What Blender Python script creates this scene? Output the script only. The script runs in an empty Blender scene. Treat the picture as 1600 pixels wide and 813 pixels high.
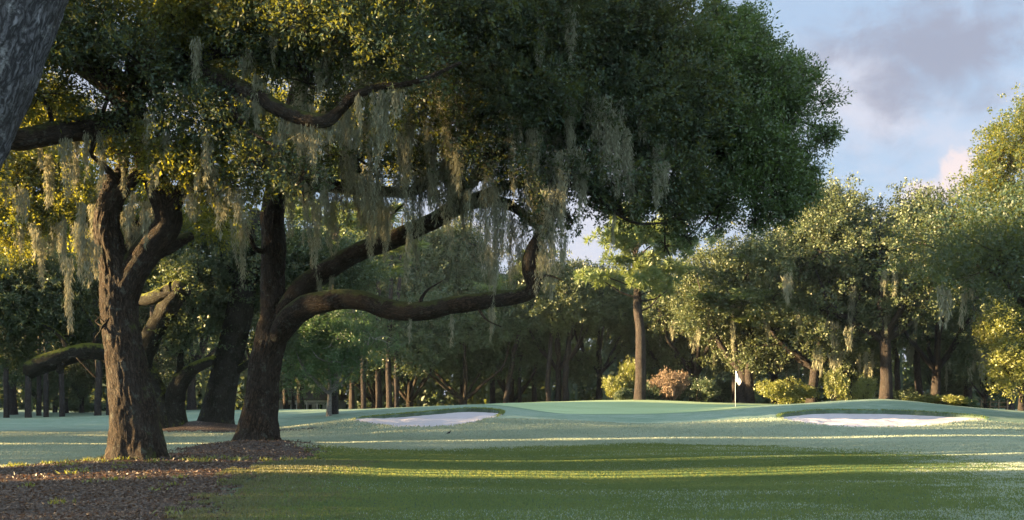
import bpy, math, random
import numpy as np
from mathutils import Vector

R = math.radians
rng = np.random.default_rng(7)
random.seed(7)
F, H, HZ = 1570.0, 1.7, 622.0
SUN_EL = 9.5
SUN_AZ = 8.0
SKYC = {'blue': (.88, 1.15, 1.56), 'light': (1.62, 1.56, 1.72), 'grey': (.74, .79, 1.02), 'puff': (2.0, 1.68, 1.65), 'sky_fill': (4.0, 4.7, 5.2)}
scene = bpy.context.scene
col = scene.collection


def P(px, py, Y):
    """photo pixel at a chosen real distance Y -> metres"""
    return np.array([(px - 800.0) / F * Y, Y, H + (HZ - py) / F * Y])


# ------------------------------------------------------------------ noise
_perm = np.random.default_rng(3).integers(0, 2**31, 4096)


def _h(ix, iy, iz):
    v = _perm[(ix * 73 + 11) & 4095] ^ _perm[(iy * 179 + 5) & 4095] ^ _perm[(iz * 283 + 7) & 4095]
    return (_perm[v & 4095] & 0xFFFF) / 65535.0


def noise3(p):
    p = np.asarray(p, float)
    i = np.floor(p).astype(np.int64)
    f = p - i
    f = f * f * (3 - 2 * f)
    r = 0
    for a in (0, 1):
        for b in (0, 1):
            for c in (0, 1):
                w = (f[:, 0] if a else 1 - f[:, 0]) * (f[:, 1] if b else 1 - f[:, 1]) * (f[:, 2] if c else 1 - f[:, 2])
                r = r + w * _h(i[:, 0] + a, i[:, 1] + b, i[:, 2] + c)
    return r


def fbm(p, o=3):
    s, a, t = 0, 1.0, 0
    for k in range(o):
        s = s + a * noise3(np.asarray(p) * (2.03 ** k) + 17.3 * k)
        t += a
        a *= .5
    return s / t


def norm(v):
    return v / np.maximum(np.linalg.norm(v, axis=-1, keepdims=True), 1e-9)


def sstep(a, b, x):
    t = np.clip((x - a) / (b - a), 0, 1)
    return t * t * (3 - 2 * t)


# ------------------------------------------------------------------ mesh helpers
class Buf:
    def __init__(s):
        s.v, s.f, s.a, s.n = [], [], [], 0

    def add(s, v, f, a=None):
        v = np.asarray(v, float).reshape(-1, 3)
        s.v.append(v)
        s.f.append(np.asarray(f, np.int64) + s.n)
        s.a.append(np.zeros((len(v), 3)) if a is None else a)
        s.n += len(v)

    def box(s, x0, x1, y0, y1, z0, z1):
        v = [(x, y, z) for z in (z0, z1) for y in (y0, y1) for x in (x0, x1)]
        s.add(v, [(0, 2, 3, 1), (4, 5, 7, 6), (0, 1, 5, 4), (2, 6, 7, 3), (0, 4, 6, 2), (1, 3, 7, 5)])

    def mesh(s, name, mat, smooth=False):
        v = np.concatenate(s.v)
        f = np.concatenate(s.f)
        a = np.concatenate(s.a)
        return raw_mesh(name, v, f, mat, {'data3': a}, smooth)


def raw_mesh(name, v, f, mat, attrs=None, smooth=False):
    me = bpy.data.meshes.new(name)
    n, m = len(f), f.shape[1]
    me.vertices.add(len(v))
    me.vertices.foreach_set('co', np.ascontiguousarray(v, np.float32).ravel())
    me.loops.add(n * m)
    me.loops.foreach_set('vertex_index', np.ascontiguousarray(f, np.int32).ravel())
    me.polygons.add(n)
    me.polygons.foreach_set('loop_start', np.arange(0, n * m, m, dtype=np.int32))
    me.polygons.foreach_set('loop_total', np.full(n, m, np.int32))
    if smooth:
        me.polygons.foreach_set('use_smooth', np.ones(n, bool))
    for k, d in (attrs or {}).items():
        d = np.asarray(d, np.float32)
        if d.ndim == 1:
            me.attributes.new(k, 'FLOAT', 'POINT').data.foreach_set('value', d)
        else:
            me.attributes.new(k, 'FLOAT_VECTOR', 'POINT').data.foreach_set('vector', d.ravel())
    me.materials.append(mat)
    me.update(calc_edges=True)
    return me


def link(name, me, parent=None, loc=None):
    o = bpy.data.objects.new(name, me)
    col.objects.link(o)
    if parent:
        o.parent = parent
    if loc is not None:
        o.location = [float(c) for c in loc]
    return o


def thing(name, label, cat, loc=(0, 0, 0), group=None, me=None):
    o = link(name, me, None, loc)
    o['label'] = label
    o['category'] = cat
    if group:
        o['group'] = group
    return o


def catmull(pts, step=.25):
    pts = np.asarray(pts, float)
    P0 = np.vstack([2 * pts[0] - pts[1], pts, 2 * pts[-1] - pts[-2]])
    out = []
    for i in range(1, len(P0) - 2):
        a, b, c, d = P0[i - 1], P0[i], P0[i + 1], P0[i + 2]
        n = max(2, int(np.linalg.norm((c - b)[:3]) / step))
        t = np.linspace(0, 1, n, endpoint=False)[:, None]
        out.append(.5 * ((2 * b) + (-a + c) * t + (2 * a - 5 * b + 4 * c - d) * t ** 2 + (-a + 3 * b - 3 * c + d) * t ** 3))
    out.append(pts[-1:])
    return np.vstack(out)


def tube(buf, pts, rad, sides=12, step=.2, lump=.1, wob=0.0, flare=0.0, cap=True, furrow=0.0):
    """a tapered, slightly knotty limb through pts (n,3) with radii"""
    q = catmull(np.hstack([np.asarray(pts, float), np.asarray(rad, float)[:, None]]), step)
    c, r = q[:, :3].copy(), np.maximum(q[:, 3], .002)
    if wob:
        w = np.stack([fbm(c * .6 + k * 9.1, 2) - .5 for k in range(3)], 1) * 2
        c += w * wob * np.minimum(np.linspace(0, 6, len(c)), 1)[:, None]
    T = norm(np.gradient(c, axis=0))
    u = np.cross(T[0], [0, 1, .1])
    u = u / np.linalg.norm(u)
    U = []
    for t in T:
        u = u - t * np.dot(u, t)
        u = u / np.linalg.norm(u)
        U.append(u)
    U = np.array(U)
    V = np.cross(T, U)
    s = np.concatenate([[0], np.cumsum(np.linalg.norm(np.diff(c, axis=0), axis=1))])
    th = np.linspace(0, 2 * math.pi, sides, endpoint=False)
    cs, sn = np.cos(th), np.sin(th)
    rr = np.repeat(r[:, None], sides, 1)
    loc = np.stack([cs[None] * r[:, None], sn[None] * r[:, None], np.repeat(s[:, None], sides, 1)], 2)
    nz = fbm((loc * np.array([2.2, 2.2, .9]) / max(.3, r.max() * 1.6) + c[0] * 3).reshape(-1, 3), 3).reshape(rr.shape) - .5
    rr = rr * (1 + nz * 2 * lump)
    if furrow:
        q_ = (loc * np.array([1, 1, .22])).reshape(-1, 3)
        w_ = np.stack([fbm(loc.reshape(-1, 3) * 2.3 + 5 * k_, 2) for k_ in range(3)], 1) * .16
        q_ = q_ + w_ * [1, 1, .3]
        rg = 1 - np.abs(fbm(q_ * 9 + 3, 3) - .5) * 5
        rg2 = 1 - np.abs(fbm(q_ * 21 + 8, 2) - .5) * 4
        rr = rr + (-furrow * np.clip(rg, 0, 1) - .35 * furrow * np.clip(rg2, 0, 1)).reshape(rr.shape) + furrow * .6
    if flare:
        fl = flare * np.exp(-s / (r[0] * 1.1))[:, None] * (.55 + .45 * np.cos(th * 5 + 1)[None] + .3 * np.cos(th * 3)[None])
        rr = rr * (1 + fl)
    v = c[:, None] + U[:, None] * (cs[None] * rr)[..., None] + V[:, None] * (sn[None] * rr)[..., None]
    n = len(c)
    i = np.arange(n - 1)[:, None] * sides
    j = np.arange(sides)[None]
    k = (j + 1) % sides
    f = np.stack([i + j, i + k, i + sides + k, i + sides + j], 2).reshape(-1, 4)
    v = v.reshape(-1, 3)
    a = loc.reshape(-1, 3)
    if cap:
        tip = c[-1] + T[-1] * r[-1] * .6
        b = (n - 1) * sides
        v = np.vstack([v, tip[None]])
        a = np.vstack([a, a[-1:]])
        f = np.vstack([f, np.stack([b + j[0], b + k[0], np.full(sides, len(v) - 1), np.full(sides, len(v) - 1)], 1)])
        f2 = f[-sides:]
        f = f[:-sides]
        # close the tip with quads that pair two sides each
        q2 = [(b + t, b + (t + 1) % sides, b + (t + 2) % sides, len(v) - 1) for t in range(0, sides - 1, 2)]
        f = np.vstack([f, np.array(q2)])
    buf.add(v, f, a)
    return c, r


def leaf_quads(p, d, L, W, g, fold=.15):
    n = len(p)
    d = norm(d)
    s = norm(np.cross(d, norm(g.normal(size=(n, 3)))))
    nn = np.cross(d, s)
    L = np.broadcast_to(L, n)[:, None]
    W = np.broadcast_to(W, n)[:, None]
    m = p + d * L * .45 + nn * W * fold
    v = np.stack([p, m + s * W * .5, p + d * L, m - s * W * .5], 1)
    return v.reshape(-1, 3)


def quads(n):
    return np.arange(n * 4).reshape(-1, 4)


# ------------------------------------------------------------------ materials
def newmat(name):
    m = bpy.data.materials.new(name)
    m.use_nodes = True
    nt = m.node_tree
    nt.nodes.clear()
    return m, nt


class NT:
    def __init__(s, nt):
        s.nt = nt

    def n(s, t, **kw):
        x = s.nt.nodes.new(t)
        for k, v in kw.items():
            if hasattr(x, k) and not k.startswith('i_'):
                setattr(x, k, v)
        return x

    def l(s, a, b):
        s.nt.links.new(a, b)

    def set(s, sock, v):
        if isinstance(v, bpy.types.NodeSocket):
            s.l(v, sock)
        elif isinstance(v, tuple) and len(v) == 3 and sock.type == 'RGBA':
            sock.default_value = (*v, 1)
        else:
            sock.default_value = v

    def math(s, op, a, b=0.0, clamp=False):
        x = s.n('ShaderNodeMath', operation=op, use_clamp=clamp)
        s.set(x.inputs[0], a)
        s.set(x.inputs[1], b)
        return x.outputs[0]

    def mix(s, f, a, b, mode='MIX'):
        x = s.n('ShaderNodeMix', data_type='RGBA', blend_type=mode)
        s.set(x.inputs[0], f)
        s.set(x.inputs[6], a)
        s.set(x.inputs[7], b)
        return x.outputs[2]

    def ramp(s, f, lo, hi, a=0.0, b=1.0):
        x = s.n('ShaderNodeMapRange', interpolation_type='SMOOTHSTEP')
        s.set(x.inputs[0], f)
        for i, v in enumerate((lo, hi, a, b)):
            s.set(x.inputs[i + 1], v)
        return x.outputs[0]

    def noise(s, vec, scale, detail=3, rough=.55, dist=0.0):
        x = s.n('ShaderNodeTexNoise')
        if vec is not None:
            s.l(vec, x.inputs['Vector'])
        x.inputs['Scale'].default_value = scale
        x.inputs['Detail'].default_value = detail
        x.inputs['Roughness'].default_value = rough
        x.inputs['Distortion'].default_value = dist
        return x.outputs[0]

    def vor(s, vec, scale, feature='F1'):
        x = s.n('ShaderNodeTexVoronoi', feature=feature)
        s.l(vec, x.inputs['Vector'])
        x.inputs['Scale'].default_value = scale
        return x

    def attr(s, name):
        return s.n('ShaderNodeAttribute', attribute_name=name)

    def scale(s, vec, v):
        x = s.n('ShaderNodeMapping')
        s.l(vec, x.inputs[0])
        x.inputs['Scale'].default_value = v
        return x.outputs[0]

    def obj(s):
        return s.n('ShaderNodeTexCoord').outputs['Object']

    def geo(s):
        return s.n('ShaderNodeNewGeometry')

    def bsdf(s, color, rough=.8, spec=.3, bump=None, bstr=.5, bdist=.02):
        x = s.n('ShaderNodeBsdfPrincipled')
        s.set(x.inputs['Base Color'], color)
        s.set(x.inputs['Roughness'], rough)
        s.set(x.inputs['Specular IOR Level'], spec)
        if bump is not None:
            b = s.n('ShaderNodeBump')
            b.inputs['Strength'].default_value = bstr
            b.inputs['Distance'].default_value = bdist
            s.l(bump, b.inputs['Height'])
            s.l(b.outputs[0], x.inputs['Normal'])
        return x.outputs[0]

    def out(s, sh):
        o = s.n('ShaderNodeOutputMaterial')
        s.l(sh, o.inputs[0])


def bark_mat(name, dark, light, moss=(.10, .11, .02), moss_amt=.5, lichen=(.22, .25, .22), lichen_amt=.2, scale=1.0, bdist=.035):
    m, nt = newmat(name)
    k = NT(nt)
    a = k.attr('data3').outputs['Vector']
    sv = k.scale(a, (scale, scale, scale * .2))
    nv = k.n('ShaderNodeVectorMath', operation='ADD')
    k.l(sv, nv.inputs[0])
    nz = k.n('ShaderNodeTexNoise')
    k.l(a, nz.inputs['Vector'])
    nz.inputs['Scale'].default_value = 5 * scale
    sc = k.n('ShaderNodeVectorMath', operation='SCALE')
    k.l(nz.outputs['Color'], sc.inputs[0])
    sc.inputs['Scale'].default_value = .13
    k.l(sc.outputs[0], nv.inputs[1])
    v1 = k.vor(nv.outputs[0], 17, 'DISTANCE_TO_EDGE').outputs[0]
    r1 = k.math('ABSOLUTE', k.math('SUBTRACT', k.noise(nv.outputs[0], 13, 6, .72, .6), .5))
    n1 = k.noise(sv, 30, 6, .75)
    n2 = k.noise(a, 1.6, 4, .6)
    h = k.math('ADD', k.math('MULTIPLY', k.ramp(v1, 0, .25), .55), k.math('MULTIPLY', k.ramp(r1, 0, .16), .75))
    h = k.math('ADD', h, k.math('MULTIPLY', n1, .9))
    c = k.mix(k.ramp(h, .4, 1.9), dark, light)
    c = k.mix(k.ramp(n2, .35, .7), c, k.mix(.5, c, (.05, .045, .04)))
    lf = k.math('MULTIPLY', k.ramp(k.noise(a, 4.5, 5, .75), .55, .66), lichen_amt)
    c = k.mix(lf, c, lichen)
    g = k.geo()
    sx = k.n('ShaderNodeSeparateXYZ')
    k.l(g.outputs['Normal'], sx.inputs[0])
    up = k.math('ADD', k.math('MULTIPLY', sx.outputs[2], .45), k.math('MULTIPLY', sx.outputs[1], .12))
    mf = k.math('ADD', up, k.noise(a, 3.2, 5, .7))
    mf = k.math('MULTIPLY', k.ramp(mf, .55, .8), moss_amt)
    c = k.mix(mf, c, moss)
    hh = k.math('ADD', h, k.math('MULTIPLY', k.math('MULTIPLY', mf, k.noise(a, 70, 2)), 1.5))
    k.out(k.bsdf(c, .9, .15, hh, 1.0, bdist))
    return m


def leaf_mat(name, c1, c2, tr, trans=.4, gloss=.10, rough=.35):
    m, nt = newmat(name)
    k = NT(nt)
    t = k.attr('tint').outputs['Fac']
    c = k.mix(t, c1, c2)
    d = k.n('ShaderNodeBsdfDiffuse')
    k.l(c, d.inputs[0])
    tl = k.n('ShaderNodeBsdfTranslucent')
    k.l(k.mix(t, tr, tuple(min(1, x * 1.25) for x in tr)), tl.inputs[0])
    g = k.n('ShaderNodeBsdfAnisotropic')
    g.inputs['Color'].default_value = (1, 1, 1, 1)
    g.inputs['Roughness'].default_value = rough
    m1 = k.n('ShaderNodeMixShader')
    m1.inputs[0].default_value = trans
    k.l(d.outputs[0], m1.inputs[1])
    k.l(tl.outputs[0], m1.inputs[2])
    m2 = k.n('ShaderNodeMixShader')
    m2.inputs[0].default_value = gloss
    k.l(m1.outputs[0], m2.inputs[1])
    k.l(g.outputs[0], m2.inputs[2])
    k.out(m2.outputs[0])
    return m


def plain(name, c, rough=.7, spec=.3, n=.15, sc=8.0):
    m, nt = newmat(name)
    k = NT(nt)
    f = k.noise(k.obj(), sc, 4, .6)
    k.out(k.bsdf(k.mix(f, tuple(x * (1 - n) for x in c), tuple(min(1, x * (1 + n)) for x in c)), rough, spec))
    return m


M = {}
M['bark'] = bark_mat('oak_bark', (.013, .010, .008), (.072, .052, .037), (.075, .095, .022), .6)
M['bark_grey'] = bark_mat('grey_bark', (.028, .029, .034), (.20, .205, .235), (.06, .075, .04), .08, (.34, .35, .37), .5, 1.25, .022)
M['bark_mossy'] = bark_mat('mossy_bark', (.012, .012, .009), (.045, .042, .030), (.15, .17, .03), .95)
M['bark_pine'] = bark_mat('pine_bark', (.018, .015, .015), (.066, .054, .050), (.08, .08, .04), .0, (.2, .2, .2), .1, .8)
M['bark_pale'] = bark_mat('pale_bark', (.14, .13, .12), (.42, .41, .38), (.1, .1, .05), .1, (.5, .5, .48), .3)
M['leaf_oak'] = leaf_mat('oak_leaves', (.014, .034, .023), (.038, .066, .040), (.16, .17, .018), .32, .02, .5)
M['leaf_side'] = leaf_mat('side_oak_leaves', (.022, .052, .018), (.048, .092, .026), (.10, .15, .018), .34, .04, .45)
M['leaf_sun_tint'] = leaf_mat('sun_tinted_oak_leaves', (.024, .045, .016), (.052, .074, .022), (.27, .26, .02), .44, .02, .5)  # oak leaves with the gold of sun shining through put into the colour
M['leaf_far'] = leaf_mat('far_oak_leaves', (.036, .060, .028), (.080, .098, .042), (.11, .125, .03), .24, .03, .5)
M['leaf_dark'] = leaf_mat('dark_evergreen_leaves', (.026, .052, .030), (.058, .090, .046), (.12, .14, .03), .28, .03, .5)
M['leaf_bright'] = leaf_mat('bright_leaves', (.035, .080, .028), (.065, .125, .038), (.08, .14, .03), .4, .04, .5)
M['leaf_pine'] = leaf_mat('pine_needles', (.07, .115, .045), (.15, .19, .065), (.16, .20, .04), .35, .04, .5)
M['leaf_yellow'] = leaf_mat('yellow_green_leaves', (.085, .11, .025), (.17, .185, .042), (.24, .25, .03), .38, .04, .5)
M['leaf_tan'] = leaf_mat('dusty_pink_blossom', (.16, .12, .09), (.30, .22, .17), (.25, .18, .1), .35, .02, .6)
M['moss_hang'] = leaf_mat('spanish_moss', (.15, .165, .12), (.30, .31, .235), (.27, .25, .16), .38, 0.0, .7)
M['grass'] = leaf_mat('grass_blades', (.030, .068, .042), (.062, .112, .068), (.30, .335, .08), .44, .0, .45)
M['dewgrass'] = leaf_mat('dewy_grass_blades', (.19, .26, .205), (.325, .39, .34), (.40, .41, .28), .45, .02, .4)
M['drygrass'] = leaf_mat('rough_grass_blades', (.05, .068, .032), (.105, .115, .06), (.20, .19, .05), .4, .03, .5)
M['white'] = plain('white_paint', (.78, .78, .80), .5)
M['flagcloth'] = plain('flag_cloth', (.80, .82, .86), .8)
M['darkmark'] = plain('dark_print', (.05, .06, .12), .8)
M['roof'] = plain('roof_shingle', (.07, .07, .075), .9, .1, .3, 3)
M['glass'] = plain('window_glass', (.02, .025, .03), .1, .5)
M['wood'] = plain('rail_wood', (.26, .19, .12), .85, .1, .4, 6)
M['feather'] = plain('black_feather', (.012, .012, .015), .5)
M['beak'] = plain('horn', (.05, .045, .04), .4)
M['cup'] = plain('cup_metal', (.6, .6, .6), .4)

# ------------------------------------------------------------------ terrain
BUNK = {
    'left': [(553, 656, 48.5), (600, 665, 46.6), (650, 668, 46), (700, 667, 46.4), (745, 660, 48), (782, 649, 50.6), (778, 643.5, 53), (740, 640.5, 54.6),
             (690, 644, 54.4), (630, 649.5, 52.8), (580, 653.5, 50.8)],
    'right': [(1217, 651, 50.2), (1232, 658, 48.2), (1285, 665, 47), (1350, 668, 46.5), (1430, 667, 46.6), (1500, 660, 48.2), (1540, 653.5, 50.4), (1500, 649.5, 52.2),
              (1430, 645.5, 53.6), (1350, 643, 54.4), (1280, 642.5, 54.2), (1235, 646.5, 52.4)],
}
ctrl = []
for b in BUNK.values():
    ctrl += b
ctrl += [(870, 647, 57), (960, 648, 56), (1100, 643, 58), (1230, 636, 63), (1130, 630, 73), (1000, 625.5, 76), (850, 629, 72), (790, 632, 62),
         (700, 690, 39), (850, 690.5, 39), (1000, 690, 39), (1150, 687, 40), (1300, 684.5, 41), (1600, 683, 41.5), (1000, 675, 44), (1000, 662, 50), (850, 672, 45), (700, 677, 43.5),
         (740, 636, 58), (560, 640, 80), (450, 641, 80), (450, 652, 65), (470, 662, 55), (430, 670, 50), (640, 645, 60),
         (100, 650, 82), (0, 642, 110), (100, 645, 100), (300, 641, 95), (0, 665, 60), (150, 680, 45), (0, 690, 38), (550, 688, 40),
         (1390, 625, 60), (1300, 628, 60), (1480, 634, 59), (1560, 644, 58), (1600, 649, 57), (1200, 634, 60), (1600, 665, 48), (1300, 675, 44), (1450, 676, 43.5),
         (1550, 642, 95), (1650, 645, 80), (560, 672, 46)]
cp = np.array([P(*c) for c in ctrl])
ex = [(x, y, 0.0) for x in (-60, -30, -12, 0, 12, 30, 60) for y in (-30, 0, 12, 22, 32)]
ex += [(-60, 60, .1), (-80, 100, .2), (60, 60, .3), (80, 100, .5), (40, 40, .1), (-40, 45, .05), (8, 88, 1.0), (30, 75, 1.0), (-25, 118, -1.1), (-40, 125, 0), (0, 120, .5), (40, 125, .5),
       (-8.1, 32, .12), (-4.2, 23, .1), (2, 21.5, -.06), (8, 23.5, -.02), (16, 25, .06), (5, 29, .08), (14, 33, .12), (8, 17, .03)]
cp = np.vstack([cp, np.array(ex, float)])


def _U(r2):
    return .5 * r2 * np.log(r2 + 1e-9)


def _tps_fit(c, lam=.6):
    n = len(c)
    d2 = ((c[:, None, :2] - c[None, :, :2]) ** 2).sum(2)
    K = _U(d2) + np.eye(n) * lam
    Q = np.hstack([np.ones((n, 1)), c[:, :2]])
    A = np.block([[K, Q], [Q.T, np.zeros((3, 3))]])
    return np.linalg.solve(A, np.concatenate([c[:, 2], [0, 0, 0]]))


_w = _tps_fit(cp)


def base_z(x, y):
    x = np.asarray(x, float).ravel()
    y = np.asarray(y, float).ravel()
    out = np.empty(len(x))
    for s in range(0, len(x), 20000):
        X, Y = np.clip(x[s:s + 20000], -90, 90), np.clip(y[s:s + 20000], -30, 125)
        d2 = (X[:, None] - cp[None, :, 0]) ** 2 + (Y[:, None] - cp[None, :, 1]) ** 2
        out[s:s + 20000] = _U(d2) @ _w[:-3] + _w[-3] + _w[-2] * X + _w[-1] * Y
    q = np.stack([x, y, x * 0], 1)
    und = (fbm(q * .11, 2) - .5) * .18 + (fbm(q * .5 + 40, 2) - .5) * .05
    out += und * sstep(8, 20, y)
    # root mounds under the oaks
    for cx, cy, hh, sx, sy in ((-8.1, 31.5, .30, 2.2, 2.4), (-15.4, 49.6, .55, 2.3, 1.7), (-9.6, 25.6, .14, 1.6, 1.3)):
        out += hh * np.exp(-((x - cx) / sx) ** 2 - ((y - cy) / sy) ** 2)
    return out


def sdist(poly, x, y):
    """signed distance to a polygon, positive inside"""
    poly = np.asarray(poly, float)
    d = np.full(len(x), 1e9)
    ins = np.zeros(len(x), bool)
    for i in range(len(poly)):
        a, b = poly[i - 1], poly[i]
        e = b - a
        wx, wy = x - a[0], y - a[1]
        t = np.clip((wx * e[0] + wy * e[1]) / (e @ e), 0, 1)
        d = np.minimum(d, np.hypot(wx - e[0] * t, wy - e[1] * t))
        c = (a[1] > y) != (b[1] > y)
        with np.errstate(divide='ignore', invalid='ignore'):
            xx = (b[0] - a[0]) * (y - a[1]) / (b[1] - a[1]) + a[0]
        ins ^= c & (x < xx)
    return np.where(ins, d, -d)


def smooth_poly(p, step=.4):
    p = np.asarray(p, float)
    q = np.vstack([p[-2:], p, p[:3]])
    q3 = catmull(np.hstack([q, q[:, :1] * 0]), step)[:, :2]
    # keep one turn
    i0 = np.argmin(np.hypot(*(q3 - p[0]).T)[: len(q3) // 2])
    i1 = len(q3) // 2 + np.argmin(np.hypot(*(q3 - p[0]).T)[len(q3) // 2:])
    return q3[i0:i1]


BP = {k: smooth_poly([P(*c)[:2] for c in b]) for k, b in BUNK.items()}
gp = lambda L: [((px - 800) / F * (H * F / (py - HZ)), H * F / (py - HZ)) for px, py in L]
MULCH1 = gp([(-900, 738), (0, 727), (150, 723), (200, 716), (262, 713), (300, 702), (350, 693), (400, 688), (450, 693), (500, 714), (515, 722), (480, 730), (425, 738), (395, 752), (350, 780), (310, 813), (150, 950), (-900, 1000)])
MULCH2 = [(-18.2, 48.2), (-17, 47), (-12, 46.2), (-8.8, 46.5), (-8.8, 47.0), (-12, 48.2), (-13, 51), (-16, 52), (-18.2, 50)]
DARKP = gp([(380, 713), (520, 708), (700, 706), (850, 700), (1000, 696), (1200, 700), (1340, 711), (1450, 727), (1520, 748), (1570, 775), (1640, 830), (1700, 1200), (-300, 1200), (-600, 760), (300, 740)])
GREEN = [(2.5, 57.3), (5.7, 56.2), (11, 58), (17.5, 63.5), (18.5, 69), (15.5, 74), (9.7, 77), (2.3, 73), (-1.5, 67), (-.6, 60.5)]
GREEN = smooth_poly(GREEN)


def terrain_z(x, y):
    z = base_z(x, y)
    x = np.asarray(x, float).ravel()
    y = np.asarray(y, float).ravel()
    for k, b in BP.items():
        near = (x > b[:, 0].min() - 3) & (x < b[:, 0].max() + 3) & (y > b[:, 1].min() - 3) & (y < b[:, 1].max() + 3)
        if near.any():
            xs, ys = x[near], y[near]
            sd = sdist(b, xs, ys) + (fbm(np.stack([xs, ys, xs * 0], 1) * 1.8, 2) - .5) * .3
            mid = b[:, 1].mean()
            back = sstep(mid - 1, mid + 2.5, ys)
            z[near] += back * .07 * np.exp(-((sd + .25) / .35) ** 2) - (.7) * sstep(0, .18, sd)
    return z


def axis(segs):
    out = []
    for a, b, n in segs:
        out.append(np.linspace(a, b, n, endpoint=False))
    return np.concatenate(out + [[segs[-1][1]]])


xs = axis([(-1500, -120, 16), (-120, -40, 50), (-40, -12, 90), (-12, 26, 330), (26, 50, 90), (50, 130, 50), (130, 1500, 16)])
ys = axis([(-400, -20, 12), (-20, 10, 20), (10, 44, 150), (44, 57, 150), (57, 95, 110), (95, 150, 40), (150, 2000, 20)])
gx, gy = np.meshgrid(xs, ys)
gxr, gyr = gx.ravel(), gy.ravel()
gz = terrain_z(gxr, gyr)
nx, ny = len(xs), len(ys)
ii = (np.arange(ny - 1)[:, None] * nx + np.arange(nx - 1)[None]).ravel()
gf = np.stack([ii, ii + 1, ii + nx + 1, ii + nx], 1)


def masks(x, y):
    mu = np.maximum(sdist(MULCH1, x, y), sdist(MULCH2, x, y))
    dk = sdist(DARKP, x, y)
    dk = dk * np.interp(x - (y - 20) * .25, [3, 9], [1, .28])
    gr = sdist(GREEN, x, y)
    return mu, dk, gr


mu, dk, gr = masks(gxr, gyr)


def ground_material():
    m, nt = newmat('turf')
    k = NT(nt)
    o = k.obj()
    mu = k.attr('mulch').outputs['Fac']
    dk = k.attr('dark').outputs['Fac']
    gr = k.attr('green').outputs['Fac']
    lip = k.attr('lip').outputs['Fac']
    st = k.scale(o, (.45, 1.5, 1))
    nl = k.noise(st, .55, 5, .65, .4)
    nm = k.noise(st, 3.0, 5, .7)
    nf = k.noise(o, 26, 4, .75)
    nff = k.noise(k.scale(o, (1, .5, 1)), 90, 3, .8)
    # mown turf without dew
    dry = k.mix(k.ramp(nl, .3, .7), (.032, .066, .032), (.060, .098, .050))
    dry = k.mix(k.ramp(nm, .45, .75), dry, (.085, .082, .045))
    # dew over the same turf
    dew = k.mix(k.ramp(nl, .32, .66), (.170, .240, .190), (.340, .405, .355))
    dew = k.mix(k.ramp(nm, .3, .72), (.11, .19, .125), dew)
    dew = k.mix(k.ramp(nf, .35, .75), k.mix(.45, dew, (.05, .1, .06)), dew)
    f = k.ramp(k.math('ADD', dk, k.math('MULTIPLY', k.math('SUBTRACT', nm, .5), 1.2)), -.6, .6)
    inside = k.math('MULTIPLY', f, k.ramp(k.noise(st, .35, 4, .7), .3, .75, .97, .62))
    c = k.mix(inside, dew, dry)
    c = k.mix(k.ramp(nff, .25, .75, .25, 0), c, (.02, .04, .018))
    # putting surface and its darker collar
    edge = k.math('ABSOLUTE', gr)
    c = k.mix(k.ramp(edge, .5, 1.0, .55, 0), c, (.06, .12, .055))
    stripe = k.ramp(k.noise(k.scale(o, (.15, 1.2, 1)), 1.0, 2), .35, .65)
    c = k.mix(k.ramp(gr, -.06, .06), c, k.mix(stripe, (.215, .290, .150), (.255, .335, .185)))
    # rough turf of the bunker lips
    c = k.mix(k.math('MULTIPLY', lip, k.ramp(nf, .2, .6, .6, 1)), c, (.028, .040, .016))
    # mulch
    mf = k.ramp(k.math('ADD', mu, k.math('ADD', k.math('MULTIPLY', k.math('SUBTRACT', nm, .5), 2.6), k.math('MULTIPLY', k.math('SUBTRACT', nf, .5), .8))), -.2, .25)
    v = k.vor(k.scale(o, (1, .6, 1)), 34).outputs
    chip = k.n('ShaderNodeSeparateColor')
    k.l(v['Color'], chip.inputs[0])
    mc = k.mix(chip.outputs[0], (.013, .010, .009), (.060, .038, .029))
    mc = k.mix(k.ramp(chip.outputs[1], .9, .97), mc, (.22, .17, .12))
    mc = k.mix(k.ramp(k.noise(o, 1.1, 5, .7), .5, .75), mc, (.030, .024, .020))
    c = k.mix(mf, c, mc)
    g1 = k.math('ADD', k.math('MULTIPLY', nff, 1.0), k.math('MULTIPLY', nf, 1.2))
    h = k.mix(mf, k.mix(k.ramp(gr, -.1, .1), g1, k.math('MULTIPLY', g1, .15)), k.math('MULTIPLY', v['Distance'], 1.6))
    k.out(k.bsdf(c, .75, .25, h, .45, .02))
    return m


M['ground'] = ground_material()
lipv = np.zeros(len(gxr))
for b in BP.values():
    near = (gxr > b[:, 0].min() - 3) & (gxr < b[:, 0].max() + 3) & (gyr > b[:, 1].min() - 3) & (gyr < b[:, 1].max() + 3)
    sd = sdist(b, gxr[near], gyr[near])
    back = sstep(b[:, 1].mean() - 1.5, b[:, 1].mean() + 1.5, gyr[near])
    lipv[near] += sstep(-.12, .02, sd) * (.15 + .6 * back)
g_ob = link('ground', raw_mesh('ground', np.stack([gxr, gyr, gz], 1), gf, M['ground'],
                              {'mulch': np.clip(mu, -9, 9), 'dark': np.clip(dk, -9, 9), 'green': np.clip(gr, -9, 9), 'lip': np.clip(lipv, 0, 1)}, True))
g_ob['kind'] = 'structure'


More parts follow.
